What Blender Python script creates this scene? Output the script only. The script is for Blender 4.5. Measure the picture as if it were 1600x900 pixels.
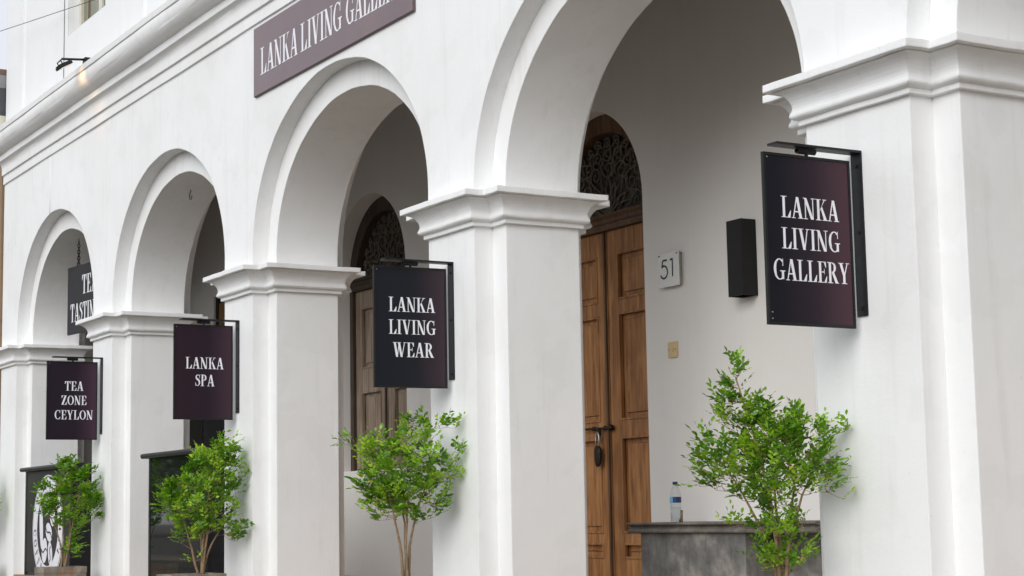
import bpy, bmesh, math, random
from mathutils import Vector, Matrix
import numpy as np

# ---------------------------------------------------------------- clean
for o in list(bpy.data.objects):
    bpy.data.objects.remove(o, do_unlink=True)
scn = bpy.context.scene
COL = scn.collection
rnd = random.Random(7)

# ---------------------------------------------------------------- camera
YAW, PITCH, ROLL = 2.607831, 0.126468, -0.018503
CAMLOC = (11.1803, -4.4645, 0.2302)
cam_d = bpy.data.cameras.new('camera')
cam_d.sensor_width = 36.0
cam_d.lens = 2778.18 / 1600 * 36.0
cam_d.clip_end = 2000
cam_d.clip_start = 0.05
cam = bpy.data.objects.new('camera', cam_d)
COL.objects.link(cam)
fw = Vector((math.cos(PITCH) * math.cos(YAW), math.cos(PITCH) * math.sin(YAW), math.sin(PITCH)))
rt = fw.cross(Vector((0, 0, 1))).normalized()
up = rt.cross(fw)
c_, s_ = math.cos(ROLL), math.sin(ROLL)
r2 = c_ * rt + s_ * up
u2 = -s_ * rt + c_ * up
cam.matrix_world = Matrix(((r2.x, u2.x, -fw.x, CAMLOC[0]), (r2.y, u2.y, -fw.y, CAMLOC[1]),
                           (r2.z, u2.z, -fw.z, CAMLOC[2]), (0, 0, 0, 1)))
scn.camera = cam

# ---------------------------------------------------------------- world (bright overcast)
SUN_EL, SUN_AZ = math.radians(30), math.radians(146)   # azimuth clockwise from +Y
w = bpy.data.worlds.new('World')
scn.world = w
w.use_nodes = True
nt = w.node_tree
nt.nodes.clear()
sky = nt.nodes.new('ShaderNodeTexSky')
sky.sky_type = 'NISHITA'
sky.sun_disc = False
sky.sun_elevation = SUN_EL
sky.sun_rotation = SUN_AZ
sky.air_density = 1.0
sky.dust_density = 6.0
sky.ozone_density = 1.0
hs = nt.nodes.new('ShaderNodeHueSaturation')
hs.inputs['Saturation'].default_value = 0.16        # cloud cover takes the blue out of the sky
bg = nt.nodes.new('ShaderNodeBackground')
bg.inputs['Strength'].default_value = 0.10
wo = nt.nodes.new('ShaderNodeOutputWorld')
nt.links.new(sky.outputs[0], hs.inputs['Color'])
cl = nt.nodes.new('ShaderNodeMix')                  # even cloud layer over most of the sky
cl.data_type = 'RGBA'
cl.inputs[0].default_value = 0.72
cl.inputs[7].default_value = (8.3, 8.65, 9.4, 1)
nt.links.new(hs.outputs[0], cl.inputs[6])
nt.links.new(cl.outputs[2], bg.inputs['Color'])
nt.links.new(bg.outputs[0], wo.inputs['Surface'])

sun_d = bpy.data.lights.new('sun', 'SUN')
sun_d.energy = 1.5
sun_d.angle = math.radians(50)
sun_d.color = (1.0, 0.99, 0.97)
sun = bpy.data.objects.new('sun', sun_d)
COL.objects.link(sun)
sd = Vector((math.sin(SUN_AZ) * math.cos(SUN_EL), math.cos(SUN_AZ) * math.cos(SUN_EL), math.sin(SUN_EL)))
sun.rotation_euler = sd.to_track_quat('Z', 'Y').to_euler()
sun.location = (0, -12, 20)

scn.render.engine = 'CYCLES'
scn.view_settings.view_transform = 'Standard'
scn.view_settings.look = 'None'
scn.view_settings.gamma = 1.0
scn.view_settings.exposure = 0.25
scn.cycles.max_bounces = 10
scn.cycles.diffuse_bounces = 6
scn.cycles.transparent_max_bounces = 12

# ---------------------------------------------------------------- materials
def mat(name):
    m = bpy.data.materials.new(name)
    m.use_nodes = True
    nt = m.node_tree
    b = nt.nodes['Principled BSDF']
    return m, nt, b

def N(nt, t, **kw):
    n = nt.nodes.new(t)
    for k, v in kw.items():
        setattr(n, k, v)
    return n

def coords(nt, scale=(1, 1, 1)):
    t = N(nt, 'ShaderNodeTexCoord')
    mp = N(nt, 'ShaderNodeMapping')
    mp.inputs['Scale'].default_value = scale
    nt.links.new(t.outputs['Object'], mp.inputs['Vector'])
    return mp.outputs[0]

def noise(nt, vec, scale, detail=5, rough=0.55):
    n = N(nt, 'ShaderNodeTexNoise')
    n.inputs['Scale'].default_value = scale
    n.inputs['Detail'].default_value = detail
    n.inputs['Roughness'].default_value = rough
    nt.links.new(vec, n.inputs['Vector'])
    return n.outputs['Fac']

def ramp(nt, fac, stops):
    r = N(nt, 'ShaderNodeValToRGB')
    e = r.color_ramp.elements
    while len(e) < len(stops):
        e.new(0.5)
    for i, (p, c) in enumerate(stops):
        e[i].position = p
        e[i].color = (*c, 1) if len(c) == 3 else c
    nt.links.new(fac, r.inputs['Fac'])
    return r.outputs['Color']

def mixc(nt, a, b, f, mode='MIX'):
    m = N(nt, 'ShaderNodeMix', data_type='RGBA', blend_type=mode)
    for s, v in ((0, f), (6, a), (7, b)):
        if isinstance(v, (int, float)):
            m.inputs[s].default_value = v
        elif isinstance(v, tuple):
            m.inputs[s].default_value = (*v, 1)
        else:
            nt.links.new(v, m.inputs[s])
    return m.outputs[2]

def bump(nt, b, h, strength, dist, normal=None):
    bp = N(nt, 'ShaderNodeBump')
    bp.inputs['Strength'].default_value = strength
    bp.inputs['Distance'].default_value = dist
    nt.links.new(h, bp.inputs['Height'])
    if normal is not None:
        nt.links.new(normal, bp.inputs['Normal'])
    nt.links.new(bp.outputs[0], b.inputs['Normal'])

def plaster(name, base, worn, bevel=0.009, bs=0.35, grime=0.5):
    """lime plaster: faint blotches, rain streaks, specks, hairline cracks, trowel waviness"""
    m, nt, b = mat(name)
    v = coords(nt)
    vs = coords(nt, (2.2, 2.2, 0.16))
    big = ramp(nt, noise(nt, v, 1.1, 6), [(0.38, (0, 0, 0)), (0.68, (1, 1, 1))])
    streak = ramp(nt, noise(nt, vs, 5.0, 7, 0.68), [(0.54, (0, 0, 0)), (0.78, (1, 1, 1))])
    spot = ramp(nt, noise(nt, v, 42.0, 3, 0.5), [(0.72, (0, 0, 0)), (0.76, (1, 1, 1))])
    patch = ramp(nt, noise(nt, v, 3.3, 4, 0.5), [(0.55, (0, 0, 0)), (0.58, (1, 1, 1))])
    vo = N(nt, 'ShaderNodeTexVoronoi', feature='DISTANCE_TO_EDGE')
    vo.inputs['Scale'].default_value = 1.1
    dis = N(nt, 'ShaderNodeVectorMath', operation='ADD')
    nz = N(nt, 'ShaderNodeTexNoise'); nz.inputs['Scale'].default_value = 3.0; nz.inputs['Detail'].default_value = 6
    nt.links.new(v, nz.inputs['Vector']); nt.links.new(v, dis.inputs[0]); nt.links.new(nz.outputs['Color'], dis.inputs[1])
    nt.links.new(dis.outputs[0], vo.inputs['Vector'])
    crack = ramp(nt, vo.outputs['Distance'], [(0.0, (1, 1, 1)), (0.0035, (0, 0, 0))])
    crack = mixc(nt, (0, 0, 0), crack, ramp(nt, noise(nt, v, 0.8, 2), [(0.56, (0, 0, 0)), (0.66, (1, 1, 1))]))
    f = mixc(nt, (0, 0, 0), big, 0.26 * grime)
    for lay, amt in ((streak, 0.42), (patch, 0.10), (spot, 0.40), (crack, 0.60)):
        f = mixc(nt, f, (1, 1, 1), mixc(nt, (0, 0, 0), lay, amt * grime))
    nt.links.new(mixc(nt, base, worn, f), b.inputs['Base Color'])
    b.inputs['Roughness'].default_value = 0.72
    b.inputs['Specular IOR Level'].default_value = 0.3
    bv = N(nt, 'ShaderNodeBevel', samples=4)
    bv.inputs['Radius'].default_value = bevel
    h = mixc(nt, noise(nt, v, 6.0, 4), noise(nt, v, 90.0, 3), 0.16)
    bump(nt, b, h, bs, 0.010, bv.outputs[0])
    return m

M = {}
M['white'] = plaster('white_lime_plaster', (0.81, 0.815, 0.815), (0.52, 0.515, 0.485), grime=0.72)
M['upper'] = plaster('upper_storey_plaster', (0.79, 0.80, 0.805), (0.62, 0.63, 0.64), grime=0.6)
M['inner'] = plaster('veranda_wall_plaster', (0.77, 0.755, 0.725), (0.62, 0.60, 0.565), bs=0.25)
M['laterite'] = plaster('brown_rough_render', (0.30, 0.20, 0.12), (0.16, 0.11, 0.075), 0.004, 0.9, 1.6)

def wood(name, dark, mid, light, rough=0.5, scale=1.0):
    m, nt, b = mat(name)
    v = coords(nt, (26 * scale, 26 * scale, 1.6 * scale))
    v2 = coords(nt, (3, 3, 0.8))
    g = noise(nt, v, 1.6, 7, 0.62)
    p = noise(nt, v2, 1.7, 5, 0.6)
    q = noise(nt, coords(nt, (7, 7, 2.2)), 1.1, 6, 0.65)
    c1 = ramp(nt, g, [(0.30, dark), (0.5, mid), (0.72, light)])
    c2 = mixc(nt, c1, dark, ramp(nt, p, [(0.42, (0, 0, 0)), (0.75, (0.75, 0.75, 0.75))]))
    c2 = mixc(nt, c2, light, ramp(nt, q, [(0.52, (0, 0, 0)), (0.74, (0.7, 0.7, 0.7))]))
    nt.links.new(c2, b.inputs['Base Color'])
    b.inputs['Roughness'].default_value = rough
    b.inputs['Specular IOR Level'].default_value = 0.35
    bv = N(nt, 'ShaderNodeBevel', samples=3)
    bv.inputs['Radius'].default_value = 0.004
    bump(nt, b, g, 0.35, 0.003, bv.outputs[0])
    return m

M['teak'] = wood('warm_teak', (0.14, 0.056, 0.020), (0.31, 0.142, 0.050), (0.46, 0.24, 0.095))
M['teak_dark'] = wood('dark_teak', (0.05, 0.026, 0.012), (0.11, 0.06, 0.03), (0.16, 0.09, 0.045))
M['grey_wood'] = wood('weathered_grey_wood', (0.13, 0.092, 0.064), (0.27, 0.205, 0.15), (0.39, 0.315, 0.25), 0.65)
M['grey_wood_dark'] = wood('dark_weathered_wood', (0.03, 0.02, 0.014), (0.06, 0.042, 0.03), (0.09, 0.065, 0.045), 0.65)
M['tracery'] = wood('dusty_carved_wood', (0.075, 0.064, 0.046), (0.12, 0.103, 0.075), (0.165, 0.143, 0.108), 0.7)
M['ceiling'] = wood('brown_ceiling_timber', (0.075, 0.046, 0.026), (0.12, 0.077, 0.045), (0.165, 0.11, 0.07), 0.6, 0.5)
M['ochre_wood'] = wood('ochre_varnished_wood', (0.14, 0.075, 0.02), (0.25, 0.14, 0.045), (0.33, 0.2, 0.08))

def plain(name, col, rough=0.5, metal=0.0, spec=0.5, var=0.15, vs=12, bs=0.0, coat=0.0):
    m, nt, b = mat(name)
    v = coords(nt)
    n = noise(nt, v, vs, 5)
    d = tuple(x * (1 - var) for x in col)
    l = tuple(min(1, x * (1 + var)) for x in col)
    nt.links.new(ramp(nt, n, [(0.3, d), (0.7, l)]), b.inputs['Base Color'])
    b.inputs['Roughness'].default_value = rough
    b.inputs['Metallic'].default_value = metal
    b.inputs['Specular IOR Level'].default_value = spec
    b.inputs['Coat Weight'].default_value = coat
    if bs:
        bump(nt, b, noise(nt, v, vs * 6, 4), bs, 0.004)
    return m

M['black_metal'] = plain('black_painted_steel', (0.009, 0.0095, 0.010), 0.45, 0, 0.35, 0.35, 30, 0.15)
M['lamp_black'] = plain('matt_black_lamp', (0.008, 0.008, 0.0085), 0.5, 0, 0.3)
M['letter'] = plain('white_vinyl_lettering', (0.78, 0.78, 0.82), 0.5, 0, 0.4, 0.04)
M['screw'] = plain('zinc_screw', (0.5, 0.5, 0.5), 0.35, 0.9)
M['plate'] = plain('brushed_plate', (0.72, 0.74, 0.72), 0.4, 0.0, 0.5, 0.06, 60)
M['plate_edge'] = plain('dull_plate_edge', (0.32, 0.29, 0.25), 0.5, 0.2)
M['digit'] = plain('black_digit', (0.012, 0.012, 0.012), 0.45)
M['switch'] = plain('ivory_plastic', (0.62, 0.48, 0.25), 0.45, 0, 0.5, 0.05)
M['iron'] = plain('aged_iron', (0.022, 0.018, 0.014), 0.5, 0.6, 0.5, 0.4, 60, 0.3)
M['cap_blue'] = plain('blue_cap_plastic', (0.008, 0.03, 0.14), 0.4)
M['label_blue'] = plain('blue_bottle_label', (0.01, 0.025, 0.11), 0.45)
M['label_cyan'] = plain('light_blue_label_patch', (0.12, 0.42, 0.62), 0.45)
M['peg'] = plain('worn_brown_wood_peg', (0.16, 0.12, 0.085), 0.7, 0, 0.3, 0.4, 120)
M['soil'] = plain('potting_soil', (0.045, 0.033, 0.022), 0.95, 0, 0.2, 0.5, 60, 0.8)
M['asphalt'] = plain('asphalt', (0.075, 0.068, 0.058), 0.9, 0, 0.3, 0.25, 40, 0.5)
M['paving'] = plain('concrete_pavement', (0.31, 0.265, 0.205), 0.85, 0, 0.3, 0.2, 6, 0.4)
M['kerb'] = plain('kerb_concrete', (0.34, 0.33, 0.31), 0.85, 0, 0.3, 0.2, 9, 0.3)
M['ground'] = plain('dry_ground', (0.15, 0.145, 0.13), 0.95, 0, 0.2, 0.3, 2, 0.4)
M['floor'] = plain('buff_cement_floor', (0.31, 0.19, 0.11), 0.35, 0, 0.5, 0.2, 4)
M['tile_roof'] = plain('weathered_clay_tile', (0.17, 0.11, 0.085), 0.85, 0, 0.3, 0.35, 7, 0.5)
M['fascia'] = plain('grey_fascia_board', (0.24, 0.24, 0.245), 0.7, 0, 0.3, 0.12, 8)
M['gutter'] = plain('dark_slate_soffit', (0.055, 0.058, 0.065), 0.6)
M['cream'] = plain('cream_window_paint', (0.58, 0.56, 0.47), 0.5, 0, 0.4, 0.06)
M['board_edge'] = plain('dark_board_edge', (0.12, 0.09, 0.095), 0.5)
M['counter_black'] = plain('black_laminate', (0.014, 0.015, 0.018), 0.35, 0, 0.5, 0.2)
M['counter_grey'] = plain('charcoal_board', (0.020, 0.020, 0.019), 0.45, 0, 0.3, 0.12, 3)
M['rail'] = plain('dark_grey_rail', (0.022, 0.022, 0.023), 0.45, 0, 0.35, 0.2)
M['logo_white'] = plain('printed_white', (0.68, 0.68, 0.72), 0.5, 0, 0.4, 0.04)
M['logo_black'] = plain('printed_black', (0.02, 0.02, 0.022), 0.5)
M['stem'] = plain('pale_brown_bark', (0.24, 0.165, 0.10), 0.85, 0, 0.2, 0.3, 60, 0.4)
M['bark'] = plain('tree_bark', (0.12, 0.09, 0.065), 0.9, 0, 0.2, 0.35, 12, 0.6)
M['wall_low'] = plain('grey_boundary_wall', (0.34, 0.33, 0.30), 0.85, 0, 0.3, 0.2, 2, 0.3)
M['cable'] = plain('dark_cable', (0.03, 0.03, 0.032), 0.6)

# bench and pots : stained cement
def cement(name, dark, mid, light, sc=5.0, moss=None):
    m, nt, b = mat(name)
    v = coords(nt)
    a = noise(nt, v, sc, 8, 0.62)
    f = noise(nt, coords(nt, (14, 14, 3)), 3.0, 5, 0.6)
    c = ramp(nt, a, [(0.28, dark), (0.52, mid), (0.74, light)])
    c = mixc(nt, c, dark, ramp(nt, f, [(0.5, (0, 0, 0)), (0.85, (0.7, 0.7, 0.7))]))
    if moss:
        c = mixc(nt, c, moss, ramp(nt, noise(nt, v, sc * 0.9, 4), [(0.56, (0, 0, 0)), (0.66, (0.85, 0.85, 0.85))]))
    nt.links.new(c, b.inputs['Base Color'])
    b.inputs['Roughness'].default_value = 0.8
    bv = N(nt, 'ShaderNodeBevel', samples=3)
    bv.inputs['Radius'].default_value = 0.006
    bump(nt, b, a, 0.5, 0.01, bv.outputs[0])
    return m
M['cement'] = cement('dark_stained_cement', (0.06, 0.061, 0.061), (0.165, 0.162, 0.153), (0.38, 0.35, 0.31), 5.5)
M['cement_trim'] = cement('grey_cement_moulding', (0.075, 0.07, 0.062), (0.16, 0.145, 0.125), (0.27, 0.245, 0.215), 9.0)
M['pot'] = cement('mossy_cement_pot', (0.10, 0.088, 0.07), (0.22, 0.19, 0.15), (0.36, 0.32, 0.27), 7.0, (0.30, 0.125, 0.045))

# sign face: base colour blends navy to plum across the width (local y)
def signface(name, c0, c1, c2, y0, y1):
    m, nt, b = mat(name)
    t = N(nt, 'ShaderNodeTexCoord')
    sp = N(nt, 'ShaderNodeSeparateXYZ')
    nt.links.new(t.outputs['Object'], sp.inputs[0])
    mr = N(nt, 'ShaderNodeMapRange')
    mr.inputs['From Min'].default_value = y0
    mr.inputs['From Max'].default_value = y1
    nt.links.new(sp.outputs['Y'], mr.inputs['Value'])
    nt.links.new(ramp(nt, mr.outputs[0], [(0.12, c0), (0.55, c1), (0.95, c2)]), b.inputs['Base Color'])
    b.inputs['Roughness'].default_value = 0.4
    b.inputs['Specular IOR Level'].default_value = 0.22
    return m

m, nt_, b = mat('plum_gloss_board')
M['plum_board'] = m
v = coords(nt_)
nt_.links.new(ramp(nt_, noise(nt_, v, 2.5, 4), [(0.3, (0.125, 0.085, 0.095)), (0.7, (0.16, 0.105, 0.11))]), b.inputs['Base Color'])
b.inputs['Roughness'].default_value = 0.35
b.inputs['Coat Weight'].default_value = 0.3
b.inputs['Coat Roughness'].default_value = 0.15
M['slate_board'] = plain('dark_slate_board', (0.027, 0.027, 0.029), 0.55, 0, 0.25, 0.08)

def glassy(name, col, rough=0.03, spec=0.6):
    m, nt, b = mat(name)
    b.inputs['Base Color'].default_value = (*col, 1)
    b.inputs['Roughness'].default_value = rough
    b.inputs['Specular IOR Level'].default_value = spec
    return m
M['black_glass'] = glassy('black_glass', (0.008, 0.009, 0.009), 0.03, 0.7)
M['dark_pane'] = glassy('dark_fanlight_pane', (0.045, 0.040, 0.029), 0.45)
M['olive_pane'] = glassy('olive_window_pane', (0.17, 0.17, 0.11), 0.12)
M['slate_pane'] = glassy('grey_window_pane', (0.10, 0.105, 0.11), 0.08)

# clear PET
m = bpy.data.materials.new('clear_pet')
m.use_nodes = True
nt_ = m.node_tree
nt_.nodes.clear()
tr = N(nt_, 'ShaderNodeBsdfTransparent'); tr.inputs[0].default_value = (0.93, 0.95, 0.96, 1)
gl = N(nt_, 'ShaderNodeBsdfGlossy'); gl.inputs['Roughness'].default_value = 0.06
fr = N(nt_, 'ShaderNodeMath', operation='MULTIPLY'); lw = N(nt_, 'ShaderNodeLayerWeight'); lw.inputs[0].default_value = .35; fr.inputs[1].default_value = .45
nt_.links.new(lw.outputs['Facing'], fr.inputs[0])
mx = N(nt_, 'ShaderNodeMixShader'); om = N(nt_, 'ShaderNodeOutputMaterial')
nt_.links.new(fr.outputs[0], mx.inputs[0]); nt_.links.new(tr.outputs[0], mx.inputs[1])
nt_.links.new(gl.outputs[0], mx.inputs[2]); nt_.links.new(mx.outputs[0], om.inputs[0])
M['pet'] = m

# foliage: colour per leaflet from an attribute, glossy and a little translucent
def leafmat(name, dark, mid, young, old):
    m = bpy.data.materials.new(name)
    m.use_nodes = True
    nt = m.node_tree
    b = nt.nodes['Principled BSDF']
    at = N(nt, 'ShaderNodeAttribute', attribute_name='tone')
    c = ramp(nt, at.outputs['Fac'], [(0.0, dark), (0.5, mid), (0.93, young), (0.98, old)])
    nt.links.new(c, b.inputs['Base Color'])
    b.inputs['Roughness'].default_value = 0.32
    b.inputs['Specular IOR Level'].default_value = 0.45
    tl = N(nt, 'ShaderNodeBsdfTranslucent')
    nt.links.new(mixc(nt, c, (0.8, 1.0, 0.25), 0.8, 'MULTIPLY'), tl.inputs['Color'])
    mx = N(nt, 'ShaderNodeMixShader')
    mx.inputs[0].default_value = 0.42
    nt.links.new(b.outputs[0], mx.inputs[1])
    nt.links.new(tl.outputs[0], mx.inputs[2])
    nt.links.new(mx.outputs[0], nt.nodes['Material Output'].inputs['Surface'])
    return m
M['leaf'] = leafmat('glossy_green_leaflets', (0.065, 0.175, 0.016), (0.19, 0.385, 0.026), (0.43, 0.63, 0.05), (0.55, 0.46, 0.04))
M['far_leaf'] = leafmat('roadside_tree_leaves', (0.03, 0.07, 0.015), (0.06, 0.12, 0.025), (0.12, 0.2, 0.04), (0.14, 0.2, 0.05))

# ---------------------------------------------------------------- mesh helpers
def wob(x, k, amp):
    return amp * (math.sin(x * 7.3 + k) * .5 + math.sin(x * 17.9 + k * 2.3) * .3 + math.sin(x * 41.0 + k * 4.1) * .2)
class MB:
    def __init__(s):
        s.v, s.f, s.sm = [], [], []
    def add(s, vs, fs, smooth=False):
        n = len(s.v)
        s.v += [tuple(p) for p in vs]
        s.f += [tuple(i + n for i in f) for f in fs]
        s.sm += [smooth] * len(fs)
        return s
    def box(s, x0, y0, z0, x1, y1, z1):
        return s.add([(x0, y0, z0), (x1, y0, z0), (x1, y1, z0), (x0, y1, z0), (x0, y0, z1), (x1, y0, z1), (x1, y1, z1), (x0, y1, z1)],
                     [(0, 3, 2, 1), (4, 5, 6, 7), (0, 1, 5, 4), (1, 2, 6, 5), (2, 3, 7, 6), (3, 0, 4, 7)])
    def tube(s, path, r, n=8, closed=False, smooth=True, cap=True):
        path = [Vector(p) for p in path]
        k = len(path)
        rr = r if isinstance(r, (list, tuple)) else [r] * k
        vs, fs = [], []
        ref = None
        for i, p in enumerate(path):
            if closed:
                t = path[(i + 1) % k] - path[i - 1]
            else:
                t = path[min(i + 1, k - 1)] - path[max(i - 1, 0)]
            t = t.normalized() if t.length > 1e-9 else Vector((0, 0, 1))
            if ref is None:
                ref = t.orthogonal().normalized()
            a = ref - t * ref.dot(t)
            a = a.normalized() if a.length > 1e-6 else t.orthogonal().normalized()
            ref = a
            b = t.cross(a)
            for j in range(n):
                th = 2 * math.pi * j / n
                vs.append(p + (a * math.cos(th) + b * math.sin(th)) * rr[i])
        m = k if closed else k - 1
        for i in range(m):
            for j in range(n):
                a0, a1 = i * n + j, i * n + (j + 1) % n
                b0, b1 = ((i + 1) % k) * n + j, ((i + 1) % k) * n + (j + 1) % n
                fs.append((a0, a1, b1, b0))
        s.add(vs, fs, smooth)
        if cap and not closed:
            q = len(s.v) - len(vs)
            s.f.append(tuple(q + j for j in reversed(range(n)))); s.sm.append(False)
            s.f.append(tuple(q + (k - 1) * n + j for j in range(n))); s.sm.append(False)
        return s
    def lathe(s, prof, c, n=20, smooth=True):
        vs, fs = [], []
        for r, z in prof:
            for j in range(n):
                th = 2 * math.pi * j / n
                vs.append((c[0] + r * math.cos(th), c[1] + r * math.sin(th), c[2] + z))
        for i in range(len(prof) - 1):
            for j in range(n):
                fs.append((i * n + j, i * n + (j + 1) % n, (i + 1) * n + (j + 1) % n, (i + 1) * n + j))
        return s.add(vs, fs, smooth)
    def sweep_x(s, prof, x0, x1, smooth=True, ends=True):
        """profile of (y,z) points extruded along x"""
        k = len(prof)
        for i in range(k - 1):
            (ya, za), (yb, zb) = prof[i], prof[i + 1]
            s.add([(x0, ya, za), (x1, ya, za), (x1, yb, zb), (x0, yb, zb)], [(0, 1, 2, 3)], smooth)
        if ends:
            s.add([(x0, y, z) for y, z in prof], [tuple(range(k))])
            s.add([(x1, y, z) for y, z in prof], [tuple(reversed(range(k)))])
        return s
    def build(s, name, m, parent=None, weld=False):
        me = bpy.data.meshes.new(name)
        off = Vector((0, 0, 0))
        if parent is not None:
            p = parent
            while p is not None:
                off += p.location
                p = p.parent
        me.from_pydata([tuple(Vector(q) - off) for q in s.v], [], s.f)
        me.polygons.foreach_set('use_smooth', s.sm)
        if weld:
            bm = bmesh.new(); bm.from_mesh(me)
            bmesh.ops.remove_doubles(bm, verts=bm.verts, dist=1e-5)
            bmesh.ops.recalc_face_normals(bm, faces=bm.faces)
            bm.to_mesh(me); bm.free()
        me.update()
        me.materials.append(M[m] if isinstance(m, str) else m)
        o = bpy.data.objects.new(name, me)
        COL.objects.link(o)
        if parent is not None:
            o.parent = parent
        return o

def empty(name, loc, label, cat, group=None):
    o = bpy.data.objects.new(name, None)
    o.empty_display_size = 0.2
    o.location = loc
    COL.objects.link(o)
    return tag(o, label, cat, group)

def tag(o, label=None, cat=None, group=None, kind=None):
    if label: o['label'] = label
    if cat: o['category'] = cat
    if group: o['group'] = group
    if kind: o['kind'] = kind
    return o

# ---------------------------------------------------------------- bold serif capitals (cap height 1)
def strk(pts, ws):
    """variable width stroke -> quads"""
    out, L, R = [], [], []
    k = len(pts)
    for i in range(k):
        a, b = pts[max(i - 1, 0)], pts[min(i + 1, k - 1)]
        dx, dy = b[0] - a[0], b[1] - a[1]
        l = math.hypot(dx, dy) or 1
        nx, ny = -dy / l, dx / l
        h = ws[i] / 2
        L.append((pts[i][0] + nx * h, pts[i][1] + ny * h)); R.append((pts[i][0] - nx * h, pts[i][1] - ny * h))
    for i in range(k - 1):
        out.append([L[i], R[i], R[i + 1], L[i + 1]])
    return out
def rc(x0, y0, x1, y1): return [[(x0, y0), (x1, y0), (x1, y1), (x0, y1)]]
def dg(xa, xb, wd, ya=1, yb=0):   # slanted bar, horizontal width wd
    return [[(xb - wd / 2, yb), (xb + wd / 2, yb), (xa + wd / 2, ya), (xa - wd / 2, ya)]]
S_, T_, H_ = 0.032, 0.19, 0.065
def arcst(cx, cy, rx, ry, a0, a1, thick, thin, n=28):
    P, W = [], []
    for i in range(n + 1):
        a = math.radians(a0 + (a1 - a0) * i / n)
        wv = thin + (thick - thin) * abs(math.cos(a)) ** 1.5
        P.append((cx + rx * math.cos(a), cy + ry * math.sin(a))); W.append(wv)
    return strk(P, W)
def G_A(): return .76, dg(.37, .12, .07) + dg(.395, .615, .175) + rc(.22, .28, .54, .34) + rc(0, 0, .26, S_) + rc(.42, 0, .77, S_)
def G_E(): return .66, rc(.115, 0, .275, 1) + rc(.02, 1 - S_, .60, 1) + rc(.02, 0, .61, S_) + rc(.29, .48, .46, .53) + [[(.56, .72), (.60, .72), (.60, .96), (.46, .96)]] + [[(.46, .04), (.61, .02), (.65, .30), (.61, .30)]] + [[(.43, .51), (.48, .36), (.48, .66), (.46, .66)]]
def G_F(): return .62, rc(.115, 0, .275, 1) + rc(.02, 1 - S_, .58, 1) + rc(.02, 0, .38, S_) + rc(.29, .46, .46, .51) + [[(.54, .72), (.58, .72), (.58, .96), (.44, .96)]] + [[(.43, .49), (.48, .34), (.48, .64), (.46, .64)]]
def G_I(): return .39, rc(.115, 0, .275, 1) + rc(.01, 1 - S_, .38, 1) + rc(.01, 0, .38, S_)
def G_K(): return .78, rc(.115, 0, .275, 1) + rc(.01, 1 - S_, .38, 1) + rc(.01, 0, .38, S_) + [[(.27, .38), (.30, .50), (.64, .97), (.57, .97)]] + [[(.54, .02), (.74, .02), (.44, .67), (.35, .55)]] + rc(.48, 1 - S_, .74, 1) + rc(.44, 0, .79, S_)
def G_L(): return .66, rc(.115, 0, .275, 1) + rc(.01, 1 - S_, .39, 1) + rc(.01, 0, .60, S_) + [[(.42, .04), (.61, .02), (.65, .34), (.61, .34)]]
def G_N(): return .80, rc(.12, 0, .18, .97) + rc(.62, .02, .68, 1) + [[(.50, 0), (.68, 0), (.24, 1), (.06, 1)]] + rc(.0, 1 - S_, .22, 1) + rc(.02, 0, .29, S_) + rc(.52, 1 - S_, .79, 1)
def G_O(): return .80, arcst(.40, .5, .295, .475, 0, 360, .165, .045, 40)
def G_C(): return .74, arcst(.41, .5, .305, .475, 48, 318, .165, .045) + [[(.60, .66), (.655, .66), (.655, 1.0), (.62, 1.0)]] + [[(.58, .14), (.62, .12), (.69, .26), (.66, .28)]]
def G_G(): return .80, arcst(.41, .5, .305, .475, 50, 300, .165, .045) + [[(.61, .66), (.66, .66), (.66, 1.0), (.625, 1.0)]] + rc(.55, .04, .70, .44) + rc(.44, .40, .79, .445)
def G_P(): return .66, rc(.115, 0, .275, 1) + rc(.01, 1 - S_, .30, 1) + rc(.01, 0, .39, S_) + arcst(.30, .735, .235, .235, -90, 90, .16, .045, 18)
def G_R(): return .76, rc(.115, 0, .275, 1) + rc(.01, 1 - S_, .30, 1) + rc(.01, 0, .38, S_) + arcst(.30, .745, .225, .225, -90, 90, .155, .045, 18) + [[(.53, 0.02), (.73, 0.02), (.46, .53), (.29, .53)]] + rc(.52, 0, .77, S_)
def G_S():
    P = [(.50, .80), (.455, .93), (.33, .965), (.20, .915), (.145, .79), (.19, .67), (.32, .57), (.44, .46), (.485, .30), (.44, .13), (.31, .035), (.18, .07), (.10, .22)]
    W = [.04, .05, .055, .09, .13, .16, .17, .17, .14, .09, .055, .05, .04]
    Q, V2 = [], []
    for i in range(len(P) - 1):
        p0, p1, p2, p3 = P[max(i - 1, 0)], P[i], P[i + 1], P[min(i + 2, len(P) - 1)]
        for t in (0, .25, .5, .75):
            Q.append(tuple(.5 * (2 * p1[k] + (p2[k] - p0[k]) * t + (2 * p0[k] - 5 * p1[k] + 4 * p2[k] - p3[k]) * t * t + (3 * p1[k] - p0[k] - 3 * p2[k] + p3[k]) * t ** 3) for k in (0, 1)))
            V2.append(W[i] * (1 - t) + W[i + 1] * t)
    Q.append(P[-1]); V2.append(W[-1])
    return .58, strk(Q, V2) + [[(.48, .68), (.52, .68), (.52, 1), (.49, 1)]] + [[(.06, 0), (.09, 0), (.10, .32), (.06, .32)]]
def G_T(): return .70, rc(.27, 0, .43, 1) + rc(.05, 1 - S_, .65, 1) + rc(.16, 0, .54, S_) + [[(.02, .70), (.05, .70), (.18, .96), (.04, .98)]] + [[(.65, .70), (.68, .70), (.66, .98), (.52, .96)]]
def G_V(): return .78, dg(.17, .41, .175) + dg(.63, .43, .065) + rc(0, 1 - S_, .37, 1) + rc(.52, 1 - S_, .77, 1)
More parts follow.
